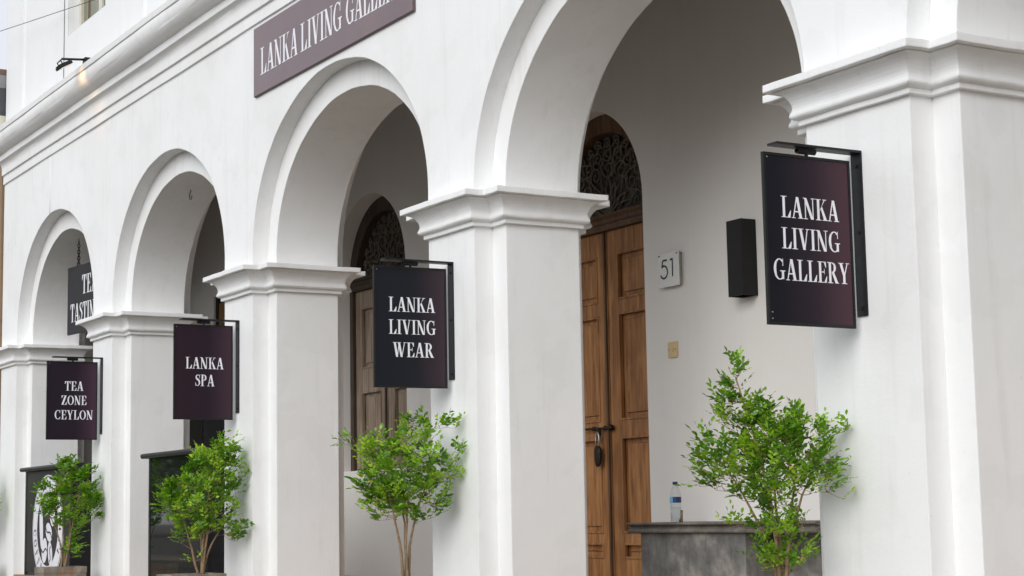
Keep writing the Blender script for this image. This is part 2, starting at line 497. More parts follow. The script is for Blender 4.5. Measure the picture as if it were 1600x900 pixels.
def G_W(): return 1.08, dg(.16, .345, .165) + dg(.52, .36, .06) + dg(.50, .705, .165) + dg(.95, .72, .06) + rc(0, 1 - S_, .34, 1) + rc(.37, 1 - S_, .66, 1) + rc(.84, 1 - S_, 1.08, 1)
def G_Y(): return .76, dg(.16, .375, .175, 1, .42) + dg(.62, .42, .065, 1, .42) + rc(.30, 0, .46, .46) + rc(0, 1 - S_, .35, 1) + rc(.51, 1 - S_, .76, 1) + rc(.19, 0, .57, S_)
def G_Z(): return .70, rc(.06, 1 - S_, .64, 1) + rc(.04, 0, .64, S_) + [[(.05, .02), (.26, .02), (.63, .98), (.42, .98)]] + [[(.05, .72), (.08, .72), (.22, .96), (.05, .98)]] + [[(.48, .03), (.64, .02), (.67, .30), (.63, .30)]]
GL = {k[2]: f for k, f in list(globals().items()) if k.startswith('G_') and len(k) == 3}

def text_mesh(txt, place, space=0.02, word=0.26):
    """place(u in 0..1, v in 0..1, k) -> point; k is a small layer index so strokes never share a plane"""
    items, x = [], 0.0
    for ch in txt:
        if ch == ' ':
            x += word
            continue
        wd, polys = GL[ch]()
        items.append((x, polys)); x += wd + space
    tot = x - space
    mb = MB()
    for ox, polys in items:
        for k, pl in enumerate(polys):
            mb.add([place((ox + px) / tot, py, k % 9) for px, py in pl], [tuple(range(len(pl)))])
    return mb

# ================================================================= SETTING
PAVE, FLOOR, ROAD = -0.57, -0.24, -0.70
def struct(name, mb, m, **k):
    o = mb.build(name, m); o['kind'] = 'structure'; return o
g = MB().add([(-400, -400, ROAD - .01), (400, -400, ROAD - .01), (400, 400, ROAD - .01), (-400, 400, ROAD - .01)], [(0, 1, 2, 3)])
struct('ground', g, 'ground')
struct('road', MB().box(-200, -8.0, ROAD - .2, 200, -1.62, ROAD), 'asphalt')
struct('pavement', MB().box(-200, -1.5, ROAD - .2, 200, 0.62, PAVE), 'paving')
kb = MB()
for i in range(60):
    kb.box(-40 + i * 1.0, -1.62, ROAD - .2, -40 + i * 1.0 + .985, -1.5, PAVE + .004)
k_o = kb.build('kerb', 'kerb'); k_o['kind'] = 'structure'
struct('far_pavement', MB().box(-200, -10.2, ROAD - .2, 200, -8.0, ROAD + .12), 'paving')

# ================================================================= BUILDING
SX, SY, DR, SR = 0.1395, 0.1106, 0.4433, 0.1008
TH = SY + DR + SR
PIERS = [('A', -5.8215, 0.2516), ('B', -2.9551, 0.2516), ('C', 0.0, 0.2516), ('D', 3.0, 0.2516), ('E', 6.1948, 0.2894), ('F', 9.39, 0.2894)]
XL, XR = -6.115, 9.72
ZT, ZB, ZS = 1.8853, 1.8544, 1.7135
YB = 1.78
bld = empty('arcade_building', (2.0, 0.9, PAVE), 'white plastered two-storey building with a moulded round-arched arcade along the street', 'building')

def plan(x, w, left=True, right=True):
    P = [(x - w, 0), (x + w, 0)]
    if right: P += [(x + w, SY), (x + w + SX, SY), (x + w + SX, SY + DR), (x + w, SY + DR)]
    P += [(x + w, TH), (x - w, TH)]
    if left: P += [(x - w, SY + DR), (x - w - SX, SY + DR), (x - w - SX, SY), (x - w, SY)]
    return P
def offset(P, o):
    k, out = len(P), []
    for i in range(k):
        nx = ny = 0
        for a, b in ((P[i - 1], P[i]), (P[i], P[(i + 1) % k])):
            dx, dy = b[0] - a[0], b[1] - a[1]
            l = math.hypot(dx, dy)
            nx += dy / l; ny += -dx / l
        out.append((P[i][0] + nx * o, P[i][1] + ny * o))
    return out
CAP = [(0, 1.7125), (.0205, 1.7125), (.0215, 1.735), (.030, 1.7375), (.040, 1.742), (.0455, 1.750), (.0445, 1.760), (.0395, 1.770),
       (.0365, 1.782), (.0375, 1.795), (.043, 1.811), (.052, 1.826), (.064, 1.839), (.078, 1.847), (.088, 1.8495), (.0885, ZB), (.1158, ZB), (.1158, ZT), (-.01, ZT + .004)]
for nme, x, wd in PIERS:
    L, R_ = nme != 'A', nme != 'F'
    if nme == 'A':
        P = plan(x, wd, False, True)
        P = [(XL if abs(px - (x - wd)) < 1e-6 else px, py) for px, py in P]
    elif nme == 'F':
        P = plan(x, wd, True, False)
        P = [(XR if abs(px - (x + wd)) < 1e-6 else px, py) for px, py in P]
    else:
        P = plan(x, wd)
    k = len(P)
    mb = MB()
    for i in range(k):
        a, b = P[i], P[(i + 1) % k]
        mb.add([(a[0], a[1], PAVE), (b[0], b[1], PAVE), (b[0], b[1], ZS + .02), (a[0], a[1], ZS + .02)], [(0, 1, 2, 3)])
    pier = mb.build('pier', 'white', bld)
    mb = MB()
    # every run of the moulding is cut into short lengths that wander a little, like hand-run plaster
    rings = []
    for ri, (o, z) in enumerate(CAP):
        Q, out = offset(P, o), []
        for i in range(k):
            a, b = Q[i], Q[(i + 1) % k]
            ns = 9 if math.hypot(P[(i + 1) % k][0] - P[i][0], P[(i + 1) % k][1] - P[i][1]) > .3 else 4
            L_ = math.hypot(b[0] - a[0], b[1] - a[1])
            nx, ny = (b[1] - a[1]) / L_, -(b[0] - a[0]) / L_
            for j in range(ns):
                t = j / ns
                d = (wob(t * L_ + i * 3.1 + x, ri // 5, .0022) if 0 < j and 0 < ri < len(CAP) - 1 else 0)
                zz = z + wob(t * L_ + i * 2.7 + x * 2, 3 + ri // 6, .0018)
                if 15 <= ri <= 17: zz += (wob(t * L_ * 6 + i + x, 9, .0016))
                out.append((a[0] + (b[0] - a[0]) * t + nx * d, a[1] + (b[1] - a[1]) * t + ny * d, zz))
        rings.append(out)
    k = len(rings[0])
    for r in range(len(rings) - 1):
        sm = 2 <= r <= 13
        for i in range(k):
            j = (i + 1) % k
            mb.add([rings[r][i], rings[r][j], rings[r + 1][j], rings[r + 1][i]], [(0, 1, 2, 3)], False)
    mb.add(rings[-1], [tuple(range(k))])
    mb.build('capital', 'white', pier)

# ---- arch wall: three orders deep, one mesh per arch bay plus the wall over each pier
ARC = {'AB': ((1.98, 1.015), (1.955, .875)), 'BC': ((1.98, 1.005), (1.955, .87)), 'CD': ((1.98, 1.0), (1.955, .87)),
       'DE': ((1.89, 1.09), (1.89, .945)), 'EF': ((1.89, 1.09), (1.89, .945))}
ZTOP = 3.88
Z0 = ZT + .001
def curve(c, a, z0, h, n=56):
    P = [(c - a, Z0)]
    for i in range(n + 1):
        t = math.pi * (1 - i / n)
        e = wob(t * 1.3 + c, z0 * 9, .0035) * math.sin(t)
        P.append((c + (a + e) * math.cos(t), z0 + (h + e) * math.sin(t)))
    P.append((c + a, Z0))
    return P
pd = {n: (x, wd) for n, x, wd in PIERS}
for bay, (out_, in_) in ARC.items():
    (xa, wa), (xb, wb) = pd[bay[0]], pd[bay[1]]
    l, r = xa + wa, xb - wb
    c, a = (l + r) / 2, (r - l) / 2
    C1 = curve(c, a, *out_)
    C2 = curve(c, a - SX, *in_)
    mb = MB()
    def face(C, y, rev, zt=ZTOP, ext=0.0):
        pts = C
        if ext:
            pts = [(C[0][0] - ext, C[0][1])] + C + [(C[-1][0] + ext, C[-1][1])]
        for (xx0, zz0), (xx1, zz1) in zip(pts[:-1], pts[1:]):
            if abs(xx1 - xx0) < 1e-7: continue
            q = [(xx0, y, zz0), (xx1, y, zz1), (xx1, y, zt), (xx0, y, zt)]
            mb.add(q, [(3, 2, 1, 0) if rev else (0, 1, 2, 3)])
    def soffit(C, y0, y1):
        nn = len(mb.v)
        vs = []
        for xx, zz in C: vs += [(xx, y0, zz), (xx, y1, zz)]
        mb.add(vs, [(2 * i, 2 * i + 1, 2 * i + 3, 2 * i + 2) for i in range(len(C) - 1)], True)
    face(C1, 0.0, False)
    soffit(C1, 0.0, SY)
    face(C2, SY, False, ZTOP - .1, SX)
    soffit(C2, SY, SY + DR)
    face(C2, SY + DR, True, ZTOP - .1, SX)
    soffit(C1, SY + DR, TH)
    face(C1, TH, True)
    mb.build('arch_wall', 'white', bld)
for nme, x, wd in PIERS:
    x0, x1 = (XL if nme == 'A' else x - wd), (XR if nme == 'F' else x + wd)
    mb = MB()
    mb.add([(x0, 0, Z0), (x1, 0, Z0), (x1, 0, ZTOP), (x0, 0, ZTOP)], [(0, 1, 2, 3)])
    mb.add([(x0, TH, Z0), (x1, TH, Z0), (x1, TH, ZTOP), (x0, TH, ZTOP)], [(3, 2, 1, 0)])
    if nme == 'A': mb.add([(x0, 0, Z0), (x0, TH, Z0), (x0, TH, ZTOP), (x0, 0, ZTOP)], [(3, 2, 1, 0)])
    if nme == 'F': mb.add([(x1, 0, Z0), (x1, TH, Z0), (x1, TH, ZTOP), (x1, 0, ZTOP)], [(0, 1, 2, 3)])
    mb.build('pier_wall', 'white', bld)

# ---- cornice
def arcp(y0, z0, y1, z1, kind, n=8):
    out = []
    for i in range(1, n):
        t = i / n * math.pi / 2
        if kind == 'cove': f, gq = 1 - math.cos(t), math.sin(t)
        else: f, gq = math.sin(t), 1 - math.cos(t)
        out.append((y0 + (y1 - y0) * f, z0 + (z1 - z0) * gq))
    return out
cp = [(0.03, 3.515), (-.014, 3.522), (-.014, 3.605), (-.030, 3.609), (-.030, 3.668)]
cp += arcp(-.030, 3.668, -.066, 3.726, 'cove') + [(-.066, 3.728), (-.076, 3.730), (-.076, 3.788), (-.085, 3.791)]
for i in range(1, 17):
    t = i / 16
    a_ = t * math.radians(104)
    cp.append((-.088 - .098 * math.sin(a_), 3.795 + .113 * (1 - math.cos(a_))))
cp += [(-.180, 3.934), (-.192, 3.938), (-.198, 3.985), (-.18, 3.996), (0.03, 4.02)]
mb = MB()
nx_ = 72
grid = []
for i in range(nx_ + 1):
    xx = XL + (XR - XL) * i / nx_
    grid.append([(xx, yy + (wob(xx * .35, j // 8, .003) if yy < 0 else 0), zz + wob(xx * .35 + 5, 2 + j // 8, .003)) for j, (yy, zz) in enumerate(cp)])
for i in range(nx_):
    for j in range(len(cp) - 1):
        mb.add([grid[i][j], grid[i + 1][j], grid[i + 1][j + 1], grid[i][j + 1]], [(0, 1, 2, 3)])
mb.add(grid[0], [tuple(range(len(cp)))]); mb.add(grid[-1], [tuple(reversed(range(len(cp))))])
mb.build('cornice', 'white', bld, weld=True)

MB().tube([(-4.53, -.001, 3.52), (-4.53, -.001, 3.2), (-4.53, -.001, 2.99)], .0035, 6).build('facade_line', 'upper', bld)  # thin tube standing in for a fine vertical line on the facade
# ---- upper storey
UY = 0.022
wins = [(-4.118, -3.05), (-1.05, 0.02), (2.0, 3.07), (5.05, 6.12)]
WZ0, WZ1, UT = 4.54, 6.1, 7.2
mb = MB()
xs = XL
for a, b in wins + [(XR, XR)]:
    if a > xs:
        mb.add([(xs, UY, 3.9), (a, UY, 3.9), (a, UY, UT), (xs, UY, UT)], [(0, 1, 2, 3)])
    if b > a:
        mb.add([(a, UY, 3.9), (b, UY, 3.9), (b, UY, WZ0), (a, UY, WZ0)], [(0, 1, 2, 3)])
        mb.add([(a, UY, WZ1), (b, UY, WZ1), (b, UY, UT), (a, UY, UT)], [(0, 1, 2, 3)])
        d = UY + .2
        mb.add([(a, UY, WZ0), (a, UY, WZ1), (a, d, WZ1), (a, d, WZ0), (b, UY, WZ0), (b, UY, WZ1), (b, d, WZ1), (b, d, WZ0)],
               [(0, 1, 2, 3), (7, 6, 5, 4), (0, 3, 7, 4), (1, 5, 6, 2)])
    xs = b
mb.add([(XL, UY, 3.5), (XL, 8, 3.5), (XL, 8, UT), (XL, UY, UT)], [(3, 2, 1, 0)])
mb.add([(XR, UY, 3.5), (XR, 8, 3.5), (XR, 8, UT), (XR, UY, UT)], [(0, 1, 2, 3)])
mb.add([(XL, 8, PAVE), (XR, 8, PAVE), (XR, 8, UT), (XL, 8, UT)], [(3, 2, 1, 0)])
mb.build('upper_wall', 'upper', bld)
for a, b in ((XL, -5.546), (-2.595, -2.02), (9.15, XR)):
    MB().box(a - (.004 if a == XL else 0), UY - .022, 3.92, b, UY + .01, UT).build('pilaster', 'upper', bld)
MB().sweep_x([(.3, UT - .02), (-.12, UT), (-.20, UT + .12), (-.30, UT + .16), (.3, UT + .2)], XL - .1, XR + .1, False).build('eaves_moulding', 'upper', bld)
MB().add([(XL - .2, -.35, UT + .19), (XR + .2, -.35, UT + .19), (XR - 2, 4, UT + 2.2), (XL + 2, 4, UT + 2.2), (XL - .2, 8.3, UT + .19), (XR + .2, 8.3, UT + .19)],
         [(0, 1, 2, 3), (5, 4, 3, 2), (0, 3, 4), (1, 5, 2)]).build('roof', 'tile_roof', bld)
for a, b in wins:
    d = UY + .10
    mb = MB()
    for x0, x1 in ((a + .002, a + .06), (b - .06, b - .002)):
        mb.box(x0, d, WZ0 + .002, x1, d + .06, WZ1 - .002)
    mb.box(a + .06, d + .003, WZ0 + .003, b - .06, d + .057, WZ0 + .05)
    mb.box(a + .06, d + .003, WZ1 - .07, b - .06, d + .057, WZ1 - .003)
    fr_ = mb.build('window', 'cream', bld)
    mid = a + .55
    MB().box(mid, d + .006, WZ0 + .05, mid + .09, d + .054, WZ1 - .07).build('mullion', 'cream', fr_)
    MB().box(a + .20, d + .012, WZ0 + .05, a + .225, d + .05, WZ1 - .07).build('glazing_bar', 'grey_wood', fr_)
    MB().box(a + .06, d + .025, WZ0 + .05, mid, d + .035, WZ1 - .07).build('pane', 'olive_pane', fr_)
    MB().box(mid + .09, d + .025, WZ0 + .05, b - .06, d + .035, WZ1 - .07).build('pane', 'slate_pane', fr_)

# ---- veranda: floor, ceiling, end walls, back wall with its openings
vf = MB().box(XL + .004, 0.004, PAVE + .004, XR - .004, YB + .4, FLOOR)
vf.build('veranda_floor', 'floor', bld)
ZC = 3.78
ce = MB().box(XL + .002, TH - .002, ZC, XR - .002, YB + .1, ZC + .08).build('veranda_ceiling', 'ceiling', bld)
for i in range(16):
    bx = XL + .3 + i * 1.0
    MB().box(bx, TH + .004, ZC - .11, bx + .07, YB - .004, ZC - .001).build('joist', 'ceiling', ce)
mb = MB().box(XL + .002, TH + .002, FLOOR + .002, XL + .12, YB - .002, ZC - .002)
mb.build('end_wall', 'inner', bld)
MB().box(XR - .12, TH + .002, FLOOR + .002, XR - .002, YB - .002, ZC - .002).build('end_wall', 'inner', bld)

DC, DRAD, SPR = 1.564, 0.66, 2.176
WC, WRAD, WSILL = -1.66, 0.654, 0.60
REC = 0.15
mb = MB()
def wallrect(x0, x1, z0, z1): mb.add([(x0, YB, z0), (x1, YB, z0), (x1, YB, z1), (x0, YB, z1)], [(0, 1, 2, 3)])
def arch_open(c, r, zb):
    P = [(c - r, zb)] + [(c + r * math.cos(math.pi * (1 - i / 32)), SPR + r * math.sin(math.pi * (1 - i / 32))) for i in range(33)] + [(c + r, zb)]
    for (a0, b0), (a1, b1) in zip(P[:-1], P[1:]):
        if abs(a1 - a0) > 1e-7:
            mb.add([(a0, YB, b0), (a1, YB, b1), (a1, YB, ZC), (a0, YB, ZC)], [(0, 1, 2, 3)])
    vs = []
    for a0, b0 in P: vs += [(a0, YB, b0), (a0, YB + .3, b0)]
    mb.add(vs, [(2 * i, 2 * i + 1, 2 * i + 3, 2 * i + 2) for i in range(len(P) - 1)], True)
TX0, TX1, TZ = -5.101, -3.95, 2.376
wallrect(XL, TX0, FLOOR, ZC)
wallrect(TX0, TX1, TZ, ZC)
mb.add([(TX0, YB, FLOOR), (TX0, YB + .3, FLOOR), (TX0, YB + .3, TZ), (TX0, YB, TZ), (TX1, YB, FLOOR), (TX1, YB + .3, FLOOR), (TX1, YB + .3, TZ), (TX1, YB, TZ)],
       [(0, 1, 2, 3), (7, 6, 5, 4), (3, 2, 6, 7)])
wallrect(TX1, WC - WRAD, FLOOR, ZC)
wallrect(WC - WRAD, WC + WRAD, FLOOR, WSILL)
mb.add([(WC - WRAD, YB, WSILL), (WC + WRAD, YB, WSILL), (WC + WRAD, YB + .3, WSILL), (WC - WRAD, YB + .3, WSILL)], [(0, 1, 2, 3)])
arch_open(WC, WRAD, WSILL)
wallrect(WC + WRAD, DC - DRAD, FLOOR, ZC)
arch_open(DC, DRAD, FLOOR)
wallrect(DC + DRAD, XR, FLOOR, ZC)
mb.build('back_wall', 'inner', bld)

# ---- carpentry in the arched openings
def arcband(mb, c, r0, r1, zc, y0, y1, n=32):
    """flat half ring with thickness"""
    for i in range(n):
        t0, t1 = math.pi * i / n, math.pi * (i + 1) / n
        q = []
        for y in (y0, y1):
            for r, t in ((r0, t0), (r1, t0), (r1, t1), (r0, t1)):
                q.append((c + r * math.cos(t), y, zc + r * math.sin(t)))
        mb.add(q, [(0, 1, 2, 3), (7, 6, 5, 4), (0, 3, 7, 4), (1, 5, 6, 2)])

def tracery(c, zc, r, y, seed):
    """carved scroll work filling a half disc of radius r"""
    mb = MB()
    def rib(pts, rad): mb.tube([(c + a, y, zc + b) for a, b in pts], rad, 5, smooth=True)
    def spiral(cx, cz, r0, turns, dirn, a0):
        P = []
        for i in range(22):
            t = i / 21
            a = a0 + dirn * turns * 2 * math.pi * t
            rr = r0 * (1 - .82 * t)
            P.append((cx + rr * math.cos(a), cz + rr * math.sin(a)))
        return P
    inside = lambda a, b, m=.02: math.hypot(a, b) < r - m and b > m
    # palmette at the centre
    for k in range(9):
        a = math.radians(14 + 152 * k / 8)
        L = r * (.42 if k % 2 else .50)
        P, Q = [], []
        for i in range(9):
            t = i / 8
            wv = .035 * math.sin(math.pi * t) * (1.1 - .3 * t)
            for S, sg in ((P, 1), (Q, -1)):
                S.append((math.cos(a) * L * t - math.sin(a) * wv * sg, .02 + math.sin(a) * L * t + math.cos(a) * wv * sg))
        rib(P, .0075); rib(Q, .0075)
    # two rows of scrolls with leaf tips
    for ring, nn, rs in ((.60, 7, .066), (.77, 11, .054), (.92, 15, .040)):
        for k in range(nn):
            a = math.pi * (k + .5) / nn
            cx, cz = r * ring * math.cos(a), r * ring * math.sin(a)
            d = 1 if k % 2 else -1
            P = [p for p in spiral(cx, cz, rs, 1.35, d, a + math.pi / 2) if inside(*p, .012)]
            if len(P) > 3: rib(P, .0075)
            for q in (-1, 1):
                P = []
                for i in range(8):
                    t = i / 7
                    aa = a + q * (.12 + .16 * t)
                    rr = r * (ring - .10 + .20 * t) + .02 * math.sin(t * 5 + k)
                    P.append((rr * math.cos(aa), rr * math.sin(aa)))
                P = [p for p in P if inside(*p, .012)]
                if len(P) > 2: rib(P, [.010 - .006 * i / len(P) for i in range(len(P))])
    return mb

def panel_mb(x0, x1, z0, z1, y):
    """raised and fielded panel, proud centre with sloping margin"""
    mg = min(.045, (x1 - x0) * .2)
    q = [(x0, y + .012, z0), (x1, y + .012, z0), (x1, y + .012, z1), (x0, y + .012, z1),
         (x0 + mg, y + .002, z0 + mg), (x1 - mg, y + .002, z0 + mg), (x1 - mg, y + .002, z1 - mg), (x0 + mg, y + .002, z1 - mg)]
    q += [(x0 + mg - .004, y + .012, z0 + mg - .004), (x1 - mg + .004, y + .012, z0 + mg - .004), (x1 - mg + .004, y + .012, z1 - mg + .004), (x0 + mg - .004, y + .012, z1 - mg + .004)]
    return MB().add(q, [(4, 5, 6, 7), (8, 9, 5, 4), (9, 10, 6, 5), (10, 11, 7, 6), (11, 8, 4, 7), (0, 1, 9, 8), (1, 2, 10, 9), (2, 3, 11, 10), (3, 0, 8, 11)])

def leaf_(parent, x0, x1, z0, z1, y, rails, m, st=.115, mir=False):
    """door leaf: stiles and rails with sunk panels. rails = panel z ranges"""
    mb = MB()
    mb.box(x0, y, z0, x0 + st, y + .04, z1)
    mb.box(x1 - st, y, z0, x1, y + .04, z1)
    zz = z0
    for a, b in rails + [(z1, z1)]:
        if a - zz > .005:
            mb.box(x0 + st, y + .0015, zz, x1 - st, y + .04, a)
        zz = b
    # planted moulding round each panel
    lf = mb.build('leaf', m, parent)
    for a, b in rails:
        panel_mb(x0 + st - .002, x1 - st + .002, a - .002, b + .002, y + .014).build('panel', m, parent)
        mo = MB()
        t, yy0, yy1 = .013, y - .006, y + .02
        X0, X1 = x0 + st - .004, x1 - st + .004
        mo.box(X0, yy0, a - .004, X0 + t, yy1, b + .004); mo.box(X1 - t, yy0, a - .004, X1, yy1, b + .004)
        mo.box(X0 + t, yy0 + .001, a - .004, X1 - t, yy1, a - .004 + t); mo.box(X0 + t, yy0 + .001, b + .004 - t, X1 - t, yy1, b + .004)
        mo.build('moulding', m, parent)
    return lf

def arched_joinery(kind, c, r, zb, zs_, m, md, label, tz0, tz1, panels, seed):
    y = YB + REC
    mb = MB()
    arcband(mb, c, r - .125, r - .001, zs_, y - .012, y + .07)
    for s in (-1, 1):
        xa, xb = sorted((c + s * (r - .001), c + s * (r - .062)))
        mb.box(xa, y - .010, zb + .003, xb, y + .07, tz0)
        xa, xb = sorted((c + s * (r - .001), c + s * (r - .125)))
        mb.box(xa, y - .010, tz1, xb, y + .07, zs_)
    root = mb.build(kind, md, bld)
    tag(root, label)
    # moulded transom
    mb = MB()
    pr = [(y + .06, tz0), (y - .02, tz0), (y - .028, tz0 + .02), (y - .03, tz0 + .035), (y - .012, tz0 + .045), (y - .012, tz1 - .03), (y - .022, tz1 - .022), (y - .034, tz1 - .01), (y - .034, tz1), (y + .06, tz1)]
    mb.sweep_x(pr, c - r + .002, c + r - .002, False)
    mb.build('transom', md, root)
    ri = r - .125
    # fanlight backing (half disc + leg) and carving
    P = [(c + ri * math.cos(math.pi * i / 32), y + .062, zs_ + ri * math.sin(math.pi * i / 32)) for i in range(33)]
    P += [(c - ri, y + .062, tz1), (c + ri, y + .062, tz1)]
    MB().add(P, [tuple(range(len(P)))]).build('fanlight_pane', 'dark_pane', root)
    tracery(c, tz1 - .02, zs_ - tz1 + ri + .02, y + .045, seed).build('fanlight_carving', 'tracery', root)
    xi0, xi1 = c - r + .066, c + r - .066
    leaf_(root, xi0, c - .006, zb + .01, tz0 - .003, y + .016, panels, m)
    leaf_(root, c + .006, xi1, zb + .01, tz0 - .003, y + .016, panels, m)
    MB().box(c - .032, y + .001, zb + .012, c - .012, y + .0155, tz0 - .006).build('cover_strip', md, root)
    return root
door = arched_joinery('door', DC, DRAD, FLOOR, SPR, 'teak', 'teak_dark', 'tall carved-fanlight teak double door with panelled leaves', 2.06, 2.165, [(-.06, .03), (.10, .705), (.82, 1.505), (1.60, 1.90)], 3)
y = YB + REC
la = MB()
la.tube([(DC - .27, y - .012, .775), (DC + .03, y - .012, .770)], .0075, 8)
la.tube([(DC - .10, y - .014, .772), (DC - .095, y - .016, .735), (DC - .10, y - .018, .70)], [.016, .012, .010], 8)
la.tube([(DC - .27, y - .012, .775), (DC - .285, y - .03, .775)], .008, 6)
la.box(DC - .205, y - .004, .763, DC - .18, y + .016, .787); la.box(DC - .06, y - .006, .760, DC - .035, y + .016, .788); la.lathe([(.0001, -.022), (.018, -.016), (.024, 0), (.018, .016), (.0001, .022)], (DC + .03, y - .008, .772), 10)
la.build('latch', 'iron', door)
win = arched_joinery('shuttered_window', WC, WRAD, WSILL, SPR, 'grey_wood', 'grey_wood_dark', 'arched window with closed weathered grey-brown shutters', 2.10, 2.20, [(.72, 1.25), (1.45, 1.95)], 5)
# rectangular doorway further along
mb = MB()
mb.box(TX0 + .001, YB + .02, FLOOR + .003, TX0 + .07, YB + .14, TZ - .003); mb.box(TX1 - .07, YB + .02, FLOOR + .003, TX1 - .001, YB + .14, TZ - .003)
mb.box(TX0 + .07, YB + .022, TZ - .06, TX1 - .07, YB + .138, TZ - .003)
d3 = mb.build('door', 'lamp_black', bld)
tag(d3, 'black-framed doorway with ochre wooden leaves')
leaf_(d3, TX0 + .072, (TX0 + TX1) / 2 - .004, FLOOR + .01, TZ - .065, YB + .026, [(0, .75), (.9, 2.1)], 'ochre_wood', .09)
leaf_(d3, (TX0 + TX1) / 2 + .004, TX1 - .072, FLOOR + .01, TZ - .065, YB + .026, [(0, .75), (.9, 2.1)], 'ochre_wood', .09)

# ================================================================= PADLOCK
pl = empty('padlock', (DC - .10, YB + REC - .03, .52), 'dark iron padlock hanging from the latch of the teak door', 'padlock')
mb = MB()
px, py = DC - .10, YB + REC - .028
mb.add([], [])
body = [(.014, 0), (.026, .012), (.036, .05), (.038, .09), (.034, .12), (.018, .135)]
for i in range(len(body) - 1):
    (ra, za), (rb, zb) = body[i], body[i + 1]
    n = 14
    vs = []
    for rr, zz in ((ra, za), (rb, zb)):
        for j in range(n):
            t = 2 * math.pi * j / n
            vs.append((px + rr * math.cos(t), py + rr * .45 * math.sin(t), .525 + zz))
    mb.add(vs, [(j, (j + 1) % n, n + (j + 1) % n, n + j) for j in range(n)], True)
mb.build('lock_body', 'iron', pl)
MB().tube([(px - .02, py, .65)] + [(px + .02 * math.cos(math.pi * (1 - i / 8)), py, .70 + .045 * math.sin(math.pi * (1 - i / 8))) for i in range(9)] + [(px + .02, py, .65)], .0055, 8).build('shackle', 'screw', pl)

# ================================================================= BENCH
BX0, BX1, BY0, BY1, BZ = 2.62, 4.285, 1.33, YB - .004, .168
bench = empty('cement_bench', (3.4, 1.55, FLOOR), 'dark stained cement bench with moulded slab top against the veranda wall', 'bench')
mb = MB()
pr = [(BY1, BZ - .058), (BY0 + .012, BZ - .058), (BY0 + .004, BZ - .056), (BY0, BZ - .046), (BY0 + .006, BZ - .040), (BY0 + .022, BZ - .034), (BY0 + .028, BZ - .025), (BY0 + .022, BZ - .018), (BY0 + .004, BZ - .014), (BY0, BZ - .010), (BY0, BZ - .002), (BY0 + .004, BZ), (BY1, BZ)]
mb.sweep_x(pr, BX0, BX1, False)
mb.build('slab', 'cement_trim', bench)
MB().box(BX0 + .10, BY0 + .03, FLOOR + .001, 3.68, BY1, BZ - .0585).build('pedestal', 'cement', bench)
MB().box(3.68, BY0 + .22, FLOOR + .001, BX1 - .14, BY1 - .002, BZ - .06).build('recessed_panel', 'cement', bench)
MB().box(BX1 - .14, BY0 + .24, FLOOR + .001, BX1 - .04, BY1, BZ - .0585).build('end_pier', 'cement', bench)

# ================================================================= BOTTLE
bot = empty('water_bottle', (2.963, 1.435, BZ), 'clear plastic water bottle with blue cap and blue label on the cement bench', 'bottle')
c0 = (2.963, 1.435, BZ + .0005)
MB().lathe([(0.001, .004), (.022, 0), (.029, .003), (.031, .012), (.0305, .05), (.0318, .056), (.0305, .062), (.031, .10), (.0318, .104), (.0318, .145), (.031, .150), (.027, .17), (.020, .19), (.0145, .203), (.0125, .207), (.0125, .214)], c0, 24).build('bottle_body', 'pet', bot)
MB().lathe([(.0005, .0065), (.0285, .006), (.0295, .06), (.0295, .085), (.0005, .085)], c0, 20).build('water', 'pet', bot)
mb = MB().lathe([(.0324, .108), (.0324, .141)], c0, 28)
mb.build('label', 'label_blue', bot)
n = 28
vs, fs = [], []
for z in (.1085, .1405):
    for j in range(7):
        t = math.radians(-118 + j * 9)
        vs.append((c0[0] + .0328 * math.cos(t), c0[1] + .0328 * math.sin(t), c0[2] + z))
MB().add(vs, [(j, j + 1, 8 + j, 7 + j) for j in range(6)], True).build('label_patch', 'label_cyan', bot)
MB().lathe([(.0005, .226), (.0135, .226), (.0145, .224), (.0145, .209), (.0005, .209)], c0, 20).build('cap', 'cap_blue', bot)
# little peg beside it
peg = empty('wooden_peg', (3.02, 1.43, BZ), 'small worn wooden peg standing against the water bottle', 'peg')
mb = MB()
mb.tube([(3.012, 1.425, BZ + .001), (3.022, 1.428, BZ + .03), (3.018, 1.43, BZ + .068)], [.006, .0065, .004], 6)
mb.tube([(3.032, 1.425, BZ + .001), (3.026, 1.428, BZ + .03), (3.031, 1.43, BZ + .066)], [.006, .0065, .004], 6)
mb.build('peg_legs', 'peg', peg)

# ================================================================= WALL THINGS IN THE VERANDA
wl = empty('wall_lamp', (3.27, YB, 1.43), 'tall black box wall lamp on the veranda wall beside the number plate', 'lamp')
lx0, lx1, ly = 3.203, 3.337, YB - .108
mb = MB()
t = .006
mb.box(lx0, ly, 1.425, lx1, ly + t, 1.858); mb.box(lx0, ly + t, 1.425, lx0 + t, YB - .002, 1.858); mb.box(lx1 - t, ly + t, 1.425, lx1, YB - .002, 1.858)
mb.box(lx0 + t, YB - .012, 1.425, lx1 - t, YB - .002, 1.858)
mb.build('lamp_body', 'lamp_black', wl)
MB().box(lx0 + t, ly + t, 1.44, lx1 - t, YB - .013, 1.448).build('lower_lens', 'black_glass', wl)
MB().box(lx0 + t, ly + t, 1.836, lx1 - t, YB - .013, 1.844).build('upper_lens', 'black_glass', wl)

